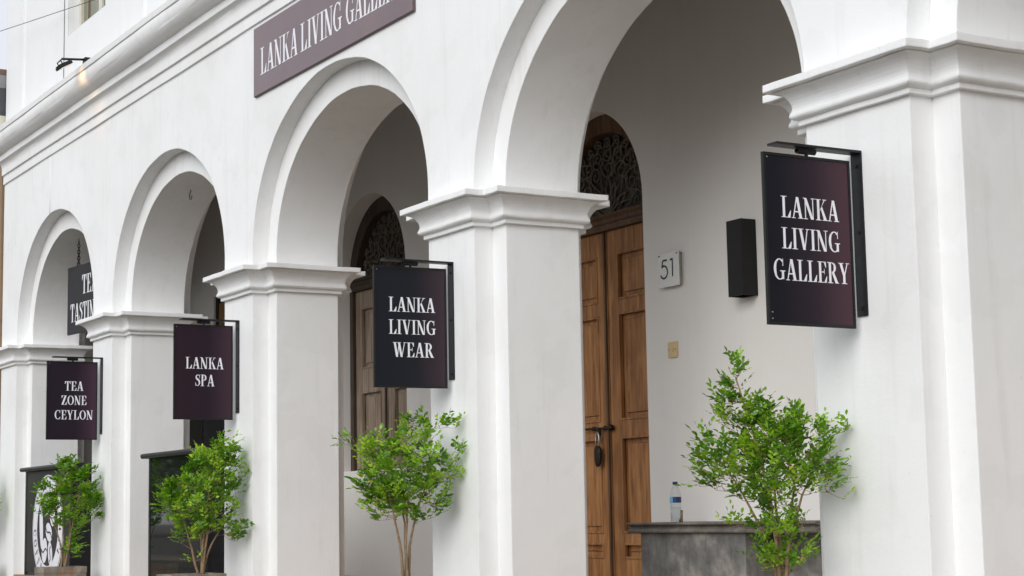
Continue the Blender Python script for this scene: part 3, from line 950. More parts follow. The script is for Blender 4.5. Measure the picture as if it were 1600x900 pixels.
hp = empty('house_number', (2.525, YB, 1.57), 'square pale house number plate reading 51 on the veranda wall', 'number plate')
hx0, hx1, hz0, hz1, hy = 2.423, 2.630, 1.570, 1.776, YB - .034
MB().box(hx0, hy, hz0, hx1, hy + .006, hz1).build('plate', 'plate', hp)
MB().box(hx0 + .004, hy + .0065, hz0 + .004, hx1 - .001, hy + .022, hz1 - .003).build('backing', 'plate_edge', hp)
for a in (hx0 + .012, hx1 - .014):
    for z in (hz1 - .012,):
        MB().tube([(a, hy - .004, z), (a, YB - .001, z)], .0045, 8).build('spacer_screw', 'iron', hp)
def digits():
    mb = MB()
    W, x0, z0, h = .0115, 2.449, 1.628, .105
    def put(pts, k):
        for j, q in enumerate(strk(pts, [W] * len(pts))):
            mb.add([(a, hy - .0012 - .0002 * ((j + k) % 5), b) for a, b in q], [(0, 1, 2, 3)])
    P = [(x0 + .066, z0 + h), (x0 + .021, z0 + h), (x0 + .012, z0 + .062)]
    put(P[:2], 0); put(P[1:], 1)
    A = []
    for i in range(19):
        a = math.radians(128 - 285 * i / 18)
        A.append((x0 + .032 + .037 * math.cos(a), z0 + .034 + .038 * math.sin(a)))
    put(A, 2)
    put([(x0 + .121, z0), (x0 + .121, z0 + h + .005)], 3)
    put([(x0 + .097, z0 + h - .004), (x0 + .117, z0 + h + .001)], 4)
    return mb
digits().build('number_51', 'digit', hp)

sw = empty('wall_switch', (2.512, YB, 1.145), 'small ivory square bell push on the veranda wall below the number plate', 'switch')
MB().box(2.466, YB - .012, 1.145, 2.556, YB - .0005, 1.239).build('cover_plate', 'switch', sw)
MB().lathe([(.0001, 0), (.010, 0), (.011, -.004)], (0, 0, 0), 4)
MB().box(2.499, YB - .017, 1.180, 2.523, YB - .0122, 1.204).build('push_button', 'switch', sw)
for a in (2.478, 2.544): MB().tube([(a, YB - .0135, 1.192), (a, YB - .011, 1.192)], .004, 8).build('screw', 'iron', sw)

# ================================================================= PROJECTING SIGNS
def proj_sign(X, lines, label, yaw, cols):
    root = empty('projecting_sign', (X, -.24, .89), label, 'sign', 'plum signs hung from the pier fronts')
    # fixed bracket
    MB().box(X - .022, -.007, .935, X + .034, -.001, 1.556).build('wall_bar', 'black_metal', root)
    MB().box(X - .022, -.405, 1.547, X + .034, -.0075, 1.556).build('arm', 'black_metal', root)
    for z in (.965, 1.25, 1.50):
        MB().tube([(X + .006, -.011, z), (X + .006, -.006, z)], .007, 8).build('bolt', 'iron', root)
    mb = MB()
    mb.box(X - .012, -.285, 1.533, X + .012, -.20, 1.5445)
    mb.tube([(X, -.285, 1.536), (X, -.20, 1.536)], .010, 8)
    mb.tube([(X, -.24, 1.545), (X, -.24, 1.519)], .007, 8)
    mb.build('hanger', 'black_metal', root)
    y0, y1, z0, z1, th, fr = -.451, -.036, .888, 1.519, .007, .010
    pivot = Vector((X, -.24, 0))
    rot = Matrix.Rotation(math.radians(yaw), 4, 'Z')
    def R(p):
        q = rot @ (Vector(p) - pivot)
        return (q.x + pivot.x, q.y + pivot.y, q.z + pivot.z)
    def rb(mb): mb.v = [R(p) for p in mb.v]; return mb
    fm = signface('plum_face_' + lines[0][0].lower(), *cols, -.20, .21)
    pn = rb(MB().box(X - th + .003, y0 + fr, z0 + fr, X + th - .003, y1 - fr, z1 - fr)).build('sign_panel', fm, root)
    mb = MB()
    mb.box(X - th, y0, z0, X + th, y0 + fr, z1); mb.box(X - th, y1 - fr, z0, X + th, y1, z1)
    mb.box(X - th, y0 + fr, z0, X + th, y1 - fr, z0 + fr); mb.box(X - th, y0 + fr, z1 - fr, X + th, y1 - fr, z1)
    rb(mb).build('frame', 'black_metal', root)
    for txt, a, b, c, d in lines:
        for sgn in (1, -1):
            def place(u, v, k, sgn=sgn):
                uu = u if sgn > 0 else 1 - u
                return (X + sgn * (th - .003 + .0008 + .00015 * k), a + uu * (b - a), c + v * (d - c))
            rb(text_mesh(txt, place)).build('lettering', 'letter', root)
    for a, b in ((y0 + .018, z1 - .018), (y0 + .018, z0 + .022), (y0 + .018, z0 + .045))[:3 if X > 6 else 1]:
        rb(MB().tube([(X + th - .004, a, b), (X + th + .0012, a, b)], .0026, 6)).build('rivet', 'screw', root)
    return root
NV, PLM = (0.006, 0.0065, 0.012), (0.066, 0.030, 0.041)
proj_sign(6.184, [('LANKA', -.375, -.098, 1.283, 1.362), ('LIVING', -.377, -.097, 1.168, 1.246), ('GALLERY', -.421, -.057, 1.052, 1.130)],
          'hanging plum sign reading LANKA LIVING GALLERY on a black pier bracket', 1.0, (NV, (0.021, 0.012, 0.020), PLM))
proj_sign(2.991, [('LANKA', -.367, -.103, 1.283, 1.359), ('LIVING', -.368, -.099, 1.166, 1.241), ('WEAR', -.346, -.113, 1.047, 1.123)],
          'hanging navy-black sign reading LANKA LIVING WEAR on a pier bracket', -3.0, ((0.010, 0.012, 0.018), (0.013, 0.014, 0.019), (0.040, 0.024, 0.032)))
proj_sign(-.014, [('LANKA', -.370, -.101, 1.225, 1.301), ('SPA', -.305, -.166, 1.110, 1.186)],
          'hanging dark plum sign reading LANKA SPA on a pier bracket', 1.0, ((0.026, 0.012, 0.021), (0.020, 0.011, 0.020), (0.046, 0.022, 0.034)))
proj_sign(-2.968, [('TEA', -.306, -.152, 1.283, 1.358), ('ZONE', -.333, -.124, 1.169, 1.243), ('CEYLON', -.386, -.070, 1.051, 1.125)],
          'hanging dark plum sign reading TEA ZONE CEYLON on a pier bracket', 0.5, ((0.017, 0.011, 0.021), (0.019, 0.011, 0.020), (0.050, 0.024, 0.040)))

# ================================================================= NAME BOARD ON THE FACADE
nb = empty('name_board', (1.47, 0, 3.02), 'long mauve name board reading LANKA LIVING GALLERY under the cornice', 'sign')
MB().box(.317, -.020, 3.024, 2.627, -.0155, 3.486).build('board_face', 'plum_board', nb)
MB().box(.313, -.015, 3.020, 2.631, -.0015, 3.490).build('board_frame', 'board_edge', nb)
for wrd, wx0, wx1 in (('LANKA', .434, 1.046), ('LIVING', 1.090, 1.708), ('GALLERY', 1.762, 2.520)):
    text_mesh(wrd, lambda u, v, k: (wx0 + u * (wx1 - wx0), -.0208 - .00015 * k, 3.146 + v * .182), 0.012).build('lettering', 'letter', nb)

# ================================================================= HANGING TEA TASTING SIGN
HX, HY, HW = -4.455, .33, .415
ht = empty('chain_hung_sign', (HX, HY, 1.93), 'dark grey board reading TEA TASTING hung on chains inside the end arch', 'sign')
hyaw = Matrix.Rotation(math.radians(7), 4, 'Z')
def HR(mb):
    pv = Vector((HX, HY, 0))
    mb.v = [tuple(hyaw @ (Vector(p) - pv) + pv) for p in mb.v]
    return mb
HR(MB().box(HX - HW, HY - .009, 1.930, HX + HW, HY + .009, 2.552)).build('sign_board', 'slate_board', ht)
for txt, a, b, c, d in (('TEA', -.10, .215, 2.28, 2.452), ('TASTING', -.345, .275, 2.040, 2.205)):
    HR(text_mesh(txt, lambda u, v, k: (HX + a + u * (b - a), HY - .0105 - .00015 * k, c + v * (d - c)))).build('lettering', 'letter', ht)
for sgn in (-1, 1):
    cx2, cy2, _ = hyaw @ Vector((sgn * .20, 0, 0)) + Vector((HX, HY, 0))
    mb = MB()
    z = 2.545
    for off in (-.012, .012):
        for i in range(8):
            L, Wd = .024, .010
            zc = z + .018 + i * .0285
            P = []
            for j in range(12):
                a = 2 * math.pi * j / 12
                u = Wd * math.cos(a); vv = L * .5 * math.sin(a) + (.006 if math.sin(a) > 0 else -.006)
                P.append((cx2 + off * (1 - i / 8) + (u if i % 2 else 0), cy2 + (0 if i % 2 else u), zc + vv))
            mb.tube(P, .0032, 5, closed=True)
    mb.tube([(cx2, cy2, 2.775), (cx2, cy2, 2.815)], .004, 6)
    mb.build('chain', 'iron', ht)

# ceiling hook in the next arch
hk = MB()
hx, hz = -1.82, 2.800
P = [(hx, .33, hz), (hx, .33, hz - .02), (hx + .004, .33, hz - .03)]
P += [(hx + .026 * math.cos(math.radians(110 + 250 * i / 14)), .33, hz - .068 + .028 * math.sin(math.radians(110 + 250 * i / 14))) for i in range(15)]
hk.tube(P, .0042, 6)
hk.lathe([(.0001, .004), (.012, .004), (.012, -.004), (.0001, -.004)], (hx, .33, hz - .004), 10)
tag(hk.build('ceiling_hook', 'peg'), 'small bare metal hook under the arch next to the hanging tea sign', 'hook')

# ================================================================= COUNTERS IN THE ARCHES
def counter(x0, x1, y0, y1, label, name, glass, ov):
    root = empty(name, ((x0 + x1) / 2, (y0 + y1) / 2, FLOOR), label, 'counter')
    zt = .700
    MB().box(x0 + .012, y0 + .012, FLOOR + .001, x1 - .012, y1, zt - .002).build('body', 'counter_black', root)
    for a, b in ((x0, x0 + .035), (x1 - .035, x1)):
        MB().box(a, y0, FLOOR + .001, b, y0 + .03, zt - .001).build('frame_post', 'counter_black', root)
    MB().box(x0 + .036, y0 + .004, FLOOR + .03, x1 - .036, y0 + .0115, zt - .003).build('front_panel', 'black_glass' if glass else 'counter_grey', root)
    pr = [(y1, zt), (y0 - .030, zt)] + [(y0 - .035 - .016 * math.sin(math.pi * i / 8), zt + .019 - .019 * math.cos(math.pi * i / 8)) for i in range(9)] + [(y0 - .03, zt + .038), (y1, zt + .038)]
    MB().sweep_x(pr, x0 - ov, x1 + .03, False).build('top_rail', 'rail', root)
    return root
c1 = counter(-5.40, -3.985, .056, .52, 'charcoal counter with a round white bean logo between the two end piers', 'cafe_counter', False, .02)
c2 = counter(-1.96, -.77, .056, .52, 'black glass-fronted counter with a dark rail in the arch beside the spa sign', 'display_counter', True, .05)
# round logo
LX, LZ, LR, LY = -4.67, .175, .48, .060
def disc(mb, cx, cz, rx, rz, k, rot=0, n=40, zmin=FLOOR + .035):
    P = []
    for i in range(n):
        a = 2 * math.pi * i / n
        u, v_ = rx * math.cos(a), rz * math.sin(a)
        P.append((LX + cx + u * math.cos(rot) - v_ * math.sin(rot), LY - .0008 - .0006 * k, max(LZ + cz + u * math.sin(rot) + v_ * math.cos(rot), zmin)))
    mb.add(P, [tuple(range(n))])
mb = MB(); disc(mb, 0, 0, LR, LR, 0); mb.build('logo_disc', 'logo_white', c1)
mb = MB(); disc(mb, 0, 0, LR * .975, LR * .975, 1); mb.build('logo_rim', 'logo_black', c1)
mb = MB(); disc(mb, 0, 0, LR * .955, LR * .955, 2); mb.build('logo_band', 'logo_white', c1)
mb = MB(); disc(mb, 0, 0, LR * .68, LR * .68, 3); mb.build('logo_field', 'logo_black', c1)
mb = MB()
disc(mb, -.19, .02, .055, .20, 4, .12); disc(mb, -.08, -.19, .085, .11, 5, -.2); disc(mb, .05, -.03, .105, .075, 4, -.55); disc(mb, .10, -.22, .065, .11, 5, .25)
disc(mb, .15, .13, .075, .11, 4, .3); disc(mb, -.03, .20, .115, .075, 4, .45)
mb.build('logo_bean', 'logo_white', c1)
mb = MB()
for cx, cz, L, ro in ((-.08, -.19, .088, -.1), (.05, -.03, .105, -.5), (.10, -.22, .07, 1.3), (-.03, .20, .115, .45)):
    P = []
    for i in range(9):
        t = -1 + 2 * i / 8
        u, v_ = L * t, .022 * math.sin(t * 3.1)
        P.append((cx + u * math.cos(ro) - v_ * math.sin(ro), cz + u * math.sin(ro) + v_ * math.cos(ro)))
    for j, q in enumerate(strk(P, [.014] * 9)):
        mb.add([(LX + a, LY - .0056 - .0002 * (j % 3), max(LZ + b, FLOOR + .035)) for a, b in q], [(0, 1, 2, 3)])
mb.build('logo_seam', 'logo_black', c1)
mb = MB()
def arc_word(word, a0, a1, inward):
    n = len(word)
    for i, ch in enumerate(word):
        a = math.radians(a0 + (a1 - a0) * i / (n - 1))
        wd, polys = GL[ch]()
        for k, pl in enumerate(polys):
            q = []
            for px_, py_ in pl:
                u, v_ = (px_ - wd / 2) * .085, (py_ - .5) * .085
                rr = LR * .82 + (-v_ if inward else v_)
                aa = a + (u / rr if inward else -u / rr)
                q.append((LX + rr * math.cos(aa), LY - .0026 - .0002 * (k % 8), max(LZ + rr * math.sin(aa), FLOOR + .035)))
            mb.add(q, [tuple(range(len(q)))])
arc_word('COFFEE', 185, 255, True)
for a in (100, 112, 68, 80, 330, 345, 0):      # worn, unreadable marks elsewhere on the band
    r0, r1 = LR * .74, LR * .88
    t = math.radians(a); dt = .035
    mb.add([(LX + r * math.cos(t + s), LY - .0030, LZ + r * math.sin(t + s)) for r, s in ((r0, -dt), (r1, -dt * .4), (r1, dt * .4), (r0, dt))], [(0, 1, 2, 3)])
mb.build('logo_lettering', 'logo_black', c1)
# black glazed cabinet at the back of the veranda
cb = empty('glass_cabinet', (-5.3, 1.55, FLOOR), 'tall black glass cabinet against the veranda wall behind the spa sign', 'cabinet')
MB().box(-5.98, 1.38, FLOOR + .001, -4.30, YB - .003, 1.60).build('cabinet_body', 'counter_black', cb)
for i in range(3):
    MB().box(-5.95 + i * .55, 1.368, FLOOR + .06, -5.95 + i * .55 + .53, 1.379, 1.56).build('glass_door', 'black_glass', cb)

# ================================================================= FLOODLIGHT ON THE CORNICE
FX = -3.0
fl = empty('flood_light', (FX, -.18, 4.0), 'small black floodlight on an arm at the edge of the cornice', 'lamp')
MB().tube([(FX, -.135, 4.040), (FX, -.23, 4.032), (FX, -.357, 4.022)], .010, 8).build('arm', 'black_metal', fl)
MB().box(FX - .035, -.17, 3.998, FX + .035, -.125, 4.052).build('wall_plate', 'black_metal', fl)
MB().tube([(FX + .05, -.352, 3.948), (FX + .05, -.378, 3.993), (FX, -.354, 4.022), (FX - .05, -.378, 3.993), (FX - .05, -.352, 3.948)], .0055, 6).build('yoke', 'black_metal', fl)
hd = MB().box(-.07, -.055, -.011, .07, .055, .011)
for i in range(5):
    hd.box(-.06 + i * .027, -.05, .0112, -.055 + i * .027, .05, .022)
hm = Matrix.Translation((FX, -.335, 3.965)) @ Matrix.Rotation(math.radians(30), 4, 'X')
hd.v = [tuple(hm @ Vector(p)) for p in hd.v]
hd.build('lamp_head', 'black_metal', fl)
m, nt_, b = mat('lit_warm_lens'); M['lens'] = m
b.inputs['Emission Color'].default_value = (1.0, .72, .4, 1); b.inputs['Emission Strength'].default_value = .25
le = MB().add([(-.058, -.043, -.0118), (.058, -.043, -.0118), (.058, .043, -.0118), (-.058, .043, -.0118)], [(3, 2, 1, 0)])
le.v = [tuple(hm @ Vector(p)) for p in le.v]
le.build('lens', 'lens', fl)
sl = bpy.data.lights.new('flood_beam', 'SPOT'); sl.energy = 2.4; sl.color = (1.0, .60, .26); sl.spot_size = math.radians(95); sl.spot_blend = .9; sl.shadow_soft_size = .07
so = bpy.data.objects.new('flood_beam', sl); COL.objects.link(so)
so.parent = fl
so.location = hm @ Vector((0, 0, -.02)) - Vector(fl.location)
dirv = Vector((-.1, .75, -.35)).normalized()
so.rotation_euler = (-dirv).to_track_quat('Z', 'Y').to_euler()
tag(MB().tube([(-4.226, .018, 7.1), (-4.226, .018, 5.2), (-4.224, .018, 3.93)], .004, 6).build('joint_line', 'fascia'), 'thin grey stand-in for a wall joint running straight down the upper wall beside the window', 'cable')  # grey tube added to draw the joint edge in the upper wall
WA, WB = Vector((-3.125, .02, 4.63)), Vector((-16.5, -.85, 6.53))
tag(MB().tube([tuple(WA.lerp(WB, t) - Vector((0, 0, .06 * math.sin(math.pi * t)))) for t in [i / 30 for i in range(31)]], .0032, 5).build('overhead_wire', 'cable'),
    'thin overhead wire slanting across the upper storey to the window', 'wire')

# ================================================================= POTS AND SHRUBS
def pot(x, y, wx, wy, label):
    root = empty('planter', (x, y, PAVE), label, 'planter', 'planters in front of the piers')
    zt, zb, t = -.118, PAVE + .001, .028
    def ring(k, z, ins=0): return [(x - wx / 2 * k + ins, y - wy / 2 * k + ins, z), (x + wx / 2 * k - ins, y - wy / 2 * k + ins, z), (x + wx / 2 * k - ins, y + wy / 2 * k - ins, z), (x - wx / 2 * k + ins, y + wy / 2 * k - ins, z)]
    R = [ring(.86, zb), ring(.985, zt - .05), ring(1, zt - .048), ring(1, zt), ring(1, zt, t), ring(.98, zt - .06, t)]
    mb = MB()
    for a, b in zip(R[:-1], R[1:]):
        for i in range(4):
            j = (i + 1) % 4
            mb.add([a[i], a[j], b[j], b[i]], [(0, 1, 2, 3)])
    mb.add(R[0], [(3, 2, 1, 0)])
    mb.build('pot', 'pot', root)
    so = MB().add(ring(.98, zt - .035, t), [(0, 1, 2, 3)]).build('soil', 'soil', root)
    return root

RV = Vector((rt.x, rt.y, 0)).normalized()      # sideways across the view
FV = Vector((fw.x, fw.y, 0)).normalized()
def shrub(x, y, s, base_px, stems, blobs, seed, label, leaf=.034, ymax=-.025, yf=.35):
    """blobs: (u_px, v_px, ru, rv, cover) in photo pixels about the stem base; s = pixels per metre there"""
    rn = random.Random(seed)
    zb = -.150
    root = empty('potted_shrub', (x, y, zb), label, 'shrub', 'leafy shrubs in the planters')
    base = Vector((x, y, zb))
    nodes = []       # (pos, radius)
    stem = MB()
    for (du, dv, dd) in stems:
        top = base + RV * ((du - base_px[0]) / s) + FV * dd + Vector((0, 0, (base_px[1] - dv) / s))
        top.y = min(top.y, ymax - .03)
        st = base + RV * ((du - base_px[0]) / s) * .10 + FV * dd * .2 + Vector((rn.uniform(-.01, .01), rn.uniform(-.01, .01), 0))
        P, k = [], 10
        bend = RV * rn.uniform(-.02, .02) + FV * rn.uniform(-.02, .02)
        for i in range(k + 1):
            t = i / k
            p = st + Vector(((top.x - st.x) * t ** 1.75, (top.y - st.y) * t ** 1.75, (top.z - st.z) * t)) + bend * math.sin(math.pi * t)
            p += Vector((rn.uniform(-1, 1), rn.uniform(-1, 1), 0)) * .003
            P.append(p)
        rr = [.0095 * (1 - .72 * i / k) for i in range(k + 1)]
        stem.tube(P, rr, 7)
        nodes += [(p, r) for p, r in zip(P[4:], rr[4:])]
    tips = []
    for (bu, bv, ru, rv, cov) in blobs:
        nt_w = max(2, int(cov * math.pi * ru * rv / (.60 * (leaf * s) ** 2)))
        for _ in range(nt_w):
            while True:
                a, b, c = rn.uniform(-1, 1), rn.uniform(-1, 1), rn.uniform(-1, 1)
                if a * a + b * b + c * c <= 1: break
            f = 1.0
            dep = min(ru, 85) / s * .85
            p = base + RV * ((bu - base_px[0] + a * ru) / s) + FV * (c * dep) + Vector((0, 0, (base_px[1] - bv - b * rv) / s))
            if p.y > ymax: p.y = ymax - abs(rn.gauss(0, .06))
            tips.append(p)
    # gather the twigs into sprays
    cen = rn.sample(tips, max(3, len(tips) // 6))
    ca = np.array([tuple(c) for c in cen])
    spray = {}
    ctone = [(rn.random(), Vector((rn.gauss(0, .5), rn.gauss(0, .5), rn.gauss(0, .2)))) for _ in cen]
    for i, p in enumerate(tips):
        j = int(np.linalg.norm(ca - np.array(p), axis=1).argmin())
        tips[i] = p.lerp(cen[j], .34)
        if tips[i].y > ymax: tips[i].y = ymax
        spray[id(tips[i])] = j
    tips.sort(key=lambda p: (p - base).length)
    verts, faces, tone = [], [], []
    NA = np.zeros((len(nodes) + 2 * len(tips) + 2, 4)); nn = len(nodes)
    NA[:nn] = [(*q, r) for q, r in nodes]
    for p in tips:
        # joint to the nearest earlier node that lies lower or nearer the stem
        A = NA[:nn]
        dd_ = np.linalg.norm(A[:, :3] - np.array(p), axis=1) + np.maximum(0, A[:, 2] - p.z) * 1.2
        ib = int(dd_.argmin())
        best, bd, br = Vector(A[ib, :3]), float(dd_[ib]), float(A[ib, 3])
        mid = best.lerp(p, .55) + Vector((0, 0, -.12 * bd * .3)) + Vector((rn.gauss(0, .006), rn.gauss(0, .006), 0))
        r0 = min(br, .0022)
        stem.tube([best, mid, p], [r0, r0 * .8, .0009], 4, cap=False)
        NA[nn] = (*mid, .0016); NA[nn + 1] = (*p, .0012); nn += 2
        # pinnate leaf
        out = (p - (base + Vector((0, 0, .25 * (p.z - base.z))))).normalized()
        tn_, bias = ctone[spray[id(p)]]
        dr = (out * .7 + bias * .8 + Vector((rn.gauss(0, .35), rn.gauss(0, .35), rn.gauss(.08, .25)))).normalized()
        side = dr.cross(Vector((0, 0, 1)))
        side = side.normalized() if side.length > .05 else RV.copy()
        upv = side.cross(dr).normalized()
        young = rn.random() < (.85 if tn_ < yf else .10)
        tbase = rn.uniform(.62, .92) if young else (rn.uniform(.0, .35) if rn.random() < .5 else rn.uniform(.3, .62))
        nl = rn.choice((4, 5, 5, 6, 7))
        Lr = rn.uniform(.045, .075)
        for j in range(nl):
            t = (j + .6) / nl
            o = p + dr * (Lr * t) - upv * (.012 * t * t)
            sg = 1 if j % 2 else -1
            if j == nl - 1:
                d = (dr + upv * rn.uniform(-.3, .2)).normalized()
            else:
                d = (dr * rn.uniform(.45, .8) + side * sg * rn.uniform(.7, 1.0) + upv * rn.uniform(-.25, .3)).normalized()
            if o.y + d.y * leaf > -.004: d.y = -abs(d.y) * .4; d.normalize(); o.y = min(o.y, -.012)
            nrm = (upv + Vector((rn.gauss(0, .35), rn.gauss(0, .35), rn.gauss(0, .35)))).normalized()
            sd_ = d.cross(nrm).normalized()
            nrm = sd_.cross(d).normalized()
            L = leaf * rn.uniform(.62, 1.12) * (.8 if young else 1)
            Wd = L * rn.uniform(.23, .30)
            fold = L * rn.uniform(.04, .12)
            droop = L * rn.uniform(.02, .22)
            q = len(verts)
            verts += [o, o + d * L * .32 + sd_ * Wd * .82 + nrm * fold, o + d * L * .68 + sd_ * Wd * .86 + nrm * (fold - droop * .4), o + d * L - nrm * droop,
                      o + d * L * .68 - sd_ * Wd * .86 + nrm * (fold - droop * .4), o + d * L * .32 - sd_ * Wd * .82 + nrm * fold, o + d * L * .36, o + d * L * .70 - nrm * droop * .35]
            faces += [(q, q + 6, q + 1), (q + 6, q + 7, q + 2, q + 1), (q + 7, q + 3, q + 2), (q, q + 5, q + 6), (q + 5, q + 4, q + 7, q + 6), (q + 4, q + 3, q + 7)]
            tv = .985 if rn.random() < .006 else min(.93, max(0, tbase + rn.gauss(0, .06)))
            tone += [tv] * 8
    stem.build('stems', 'stem', root)
    off = Vector(root.location)
    me = bpy.data.meshes.new('crown')
    me.from_pydata([tuple(p - off) for p in verts], [], faces)
    me.attributes.new('tone', 'FLOAT', 'POINT').data.foreach_set('value', tone)
    me.polygons.foreach_set('use_smooth', [True] * len(faces))
    me.materials.append(M['leaf'])
    o = bpy.data.objects.new('crown', me); COL.objects.link(o); o.parent = root
    o['kind'] = 'stuff'
    return root

pot(-5.86, -.318, .27, .343, 'cement planter in front of the end pier beside the brown house')
shrub(-5.86, -.29, 167, (-43, 882), [(-43, 800, 0), (-60, 790, .05), (-25, 790, -.03)], [(-44, 790, 38, 46, 1.6), (-46, 745, 20, 20, 1.2)], 71, 'leafy shrub in the planter by the end pier beside the brown house', leaf=.042)
pot(-2.965, -.318, .27, .343, 'stained cement planter in front of the tea zone sign pier')
pot(-.02, -.318, .30, .37, 'weathered cement planter in front of the spa sign pier')
pot(2.985, -.30, .30, .36, 'cement planter in front of the wear sign pier')
pot(6.03, -.30, .30, .36, 'cement planter in front of the gallery sign pier')
shrub(-2.985, -.29, 196, (99, 891), [(112, 790, 0), (95, 770, .05), (125, 770, -.05), (75, 800, -.03), (108, 840, .02)],
      [(112, 788, 42, 46, 1.9), (104, 740, 22, 24, 1.6), (74, 768, 24, 14, 1.2), (64, 800, 18, 16, 1.0), (130, 745, 16, 16, 1.3), (156, 742, 8, 6, .5), (147, 790, 14, 28, 1.1), (113, 858, 13, 20, 1.5), (116, 832, 12, 10, .9)],
      11, 'bushy shrub with dark green leaves in the planter by the tea zone sign', leaf=.039, yf=.25)
shrub(.07, -.29, 238, (313, 904), [(300, 760, .04), (330, 750, -.03), (350, 770, 0), (280, 790, -.05), (365, 800, .05), (345, 720, .02)],
      [(315, 785, 56, 60, 2.3), (350, 706, 26, 24, 1.6), (328, 725, 30, 28, 1.7), (270, 790, 26, 34, 1.9), (262, 770, 16, 14, 1.2), (366, 745, 12, 42, 1.3), (363, 832, 26, 20, 1.0), (300, 838, 36, 18, 1.3), (300, 893, 26, 5, .6)],
      23, 'dense light green shrub in the planter by the spa sign', leaf=.040, yf=.6)
shrub(2.985, -.27, 305, (638, 924), [(625, 750, .03), (648, 720, -.02), (672, 750, .02), (600, 740, -.04)],
      [(640, 745, 66, 64, 2.0), (655, 672, 34, 24, 1.4), (588, 705, 36, 30, 1.6), (550, 688, 16, 12, .6), (612, 790, 46, 34, 1.6), (590, 760, 36, 34, 1.4), (708, 668, 20, 13, .8), (722, 705, 18, 12, .6), (698, 745, 30, 28, 1.1), (668, 822, 18, 14, .6), (688, 790, 24, 18, .9)],
      37, 'tree-like shrub with bare lower stems in the planter by the wear sign', leaf=.036, yf=.42)
shrub(6.00, -.27, 426, (1227, 959), [(1215, 720, .03), (1190, 680, -.02), (1255, 730, .03), (1280, 730, -.02), (1162, 590, .0), (1150, 740, .02)],
      [(1208, 725, 80, 76, 2.6), (1160, 562, 9, 12, 1.6), (1161, 585, 12, 14, 1.6), (1162, 608, 18, 14, 1.6), (1152, 640, 36, 32, 1.5), (1192, 650, 34, 28, 1.6), (1240, 672, 38, 32, 1.9), (1308, 680, 28, 17, .8), (1283, 738, 40, 44, 2.0), (1120, 735, 34, 36, 1.8), (1112, 690, 22, 14, .8), (1222, 822, 54, 26, 1.5), (1245, 865, 34, 20, 1.3), (1150, 818, 28, 10, 1.0), (1322, 785, 14, 9, .4), (1195, 868, 30, 20, 1.5), (1222, 892, 44, 14, 1.4), (1290, 672, 22, 14, 1.2), (1335, 668, 14, 8, .7)],
      53, 'tall airy shrub with a pointed leading shoot in the planter by the gallery sign', leaf=.029, yf=.45)

# ================================================================= NEIGHBOURING HOUSE BEYOND THE END PIER
nb_ = empty('neighbour_house', (-10, 3, PAVE), 'brown rendered house with a weathered tile roof beyond the end of the arcade', 'house')
MB().box(-16, -.02, PAVE, XL - .03, 7.5, 4.05).build('wall', 'laterite', nb_)
MB().box(-16, -.10, 4.05, XL - .03, 7.5, 4.22).build('eaves_beam', 'cream', nb_)
MB().box(-16, -.14, 4.22, XL - .03, 7.5, 4.50).build('fascia', 'gutter', nb_)
MB().box(-16, -.20, 4.50, XL - .03, 7.5, 4.63).build('gutter_board', 'fascia', nb_)
rf = MB()
for i in range(10):
    z = 4.63 + i * .05
    rf.box(-16, -.22 + i * .30, z, XL - .03, -.22 + (i + 1) * .30 + .05, z + .06)
rf.build('roof', 'tile_roof', nb_)

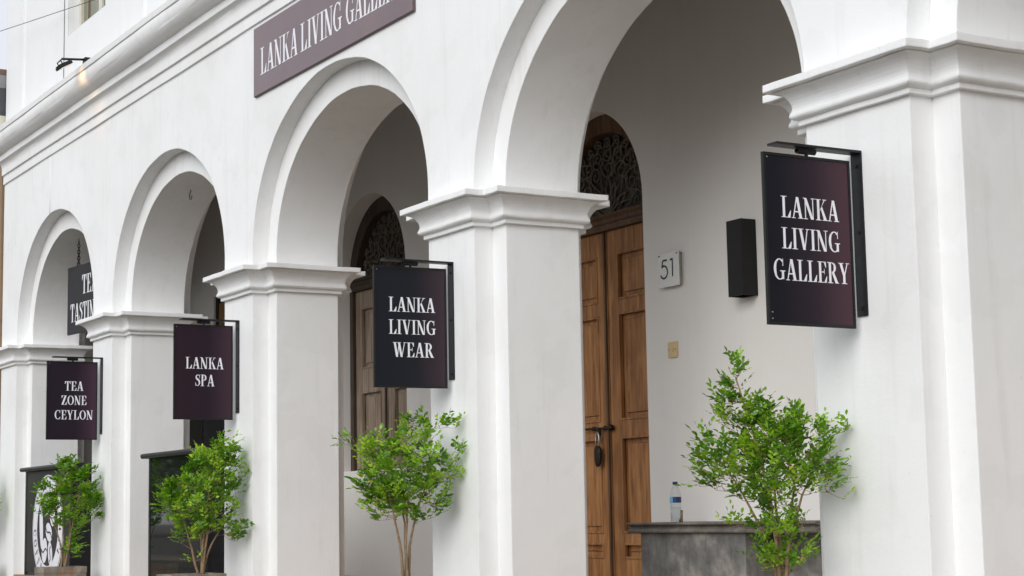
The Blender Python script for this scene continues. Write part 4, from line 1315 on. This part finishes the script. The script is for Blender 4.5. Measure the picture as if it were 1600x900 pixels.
# ================================================================= ACROSS THE ROAD (seen mirrored in the black glass)
bw = empty('boundary_wall', (-10, -10.4, ROAD), 'low grey boundary wall across the road', 'wall')
MB().box(-70, -10.6, ROAD + .0, 12, -10.3, -.12).build('wall_body', 'wall_low', bw)
MB().box(-70, -10.66, -.12, 12, -10.24, -.05).build('coping', 'kerb', bw)
def far_tree(x, y, h, seed, proto=None):
    root = empty('roadside_tree', (x, y, ROAD), 'leafy green tree behind the low wall across the road', 'tree', 'trees across the road')
    if proto is not None:
        for ch in proto.children:
            c = ch.copy(); COL.objects.link(c); c.parent = root
        root.rotation_euler.z = seed * 1.7
        k = h / 6.5
        root.scale = (k, k, k)
        return root
    rn = random.Random(seed)
    mb = MB()
    mb.tube([(x, y, ROAD), (x + .05, y, 1.0), (x - .08, y + .05, 2.6), (x, y, 4.2)], [.2, .16, .12, .05], 9)
    cl = []
    for i in range(26):
        a, e = rn.uniform(0, 6.28), rn.uniform(-.2, 1)
        r = rn.uniform(.5, 2.1)
        p = Vector((x + r * math.cos(a), y + r * math.sin(a), 1.7 + 2.3 * e))
        cl.append(p)
        mb.tube([(x, y, rn.uniform(.4, 1.4)), tuple(p)], [.05, .012], 5)
    mb.build('trunk', 'bark', root)
    vs, fs, tn = [], [], []
    for p in cl:
        for _ in range(150):
            o = p + Vector((rn.gauss(0, .42), rn.gauss(0, .42), rn.gauss(0, .32)))
            d = Vector((rn.gauss(0, 1), rn.gauss(0, 1), rn.gauss(-.2, .7))).normalized()
            sd_ = d.orthogonal().normalized()
            L = rn.uniform(.10, .2)
            q = len(vs)
            vs += [o, o + d * L * .5 + sd_ * L * .28, o + d * L, o + d * L * .5 - sd_ * L * .28]
            fs.append((q, q + 1, q + 2, q + 3))
            tn += [rn.uniform(0, .93)] * 4
    off = Vector(root.location)
    me = bpy.data.meshes.new('crown')
    me.from_pydata([tuple(v_ - off) for v_ in vs], [], fs)
    me.attributes.new('tone', 'FLOAT', 'POINT').data.foreach_set('value', tn)
    me.materials.append(M['far_leaf'])
    o = bpy.data.objects.new('crown', me); COL.objects.link(o); o.parent = root; o['kind'] = 'stuff'
    return root
t0 = far_tree(-18, -12.5, 6.5, 5)
for i, (tx, ty, th_) in enumerate(((-14.6, -13.0, 6.0), (-21.4, -12.8, 6.0), (-25, -12.4, 7.0), (-28.6, -13.0, 6.3), (-32, -12.6, 7.2), (-36, -12.8, 6.5), (-40.5, -12.6, 7.4), (-46, -12.8, 7.5))):
    far_tree(tx, ty, th_, i + 1, t0)
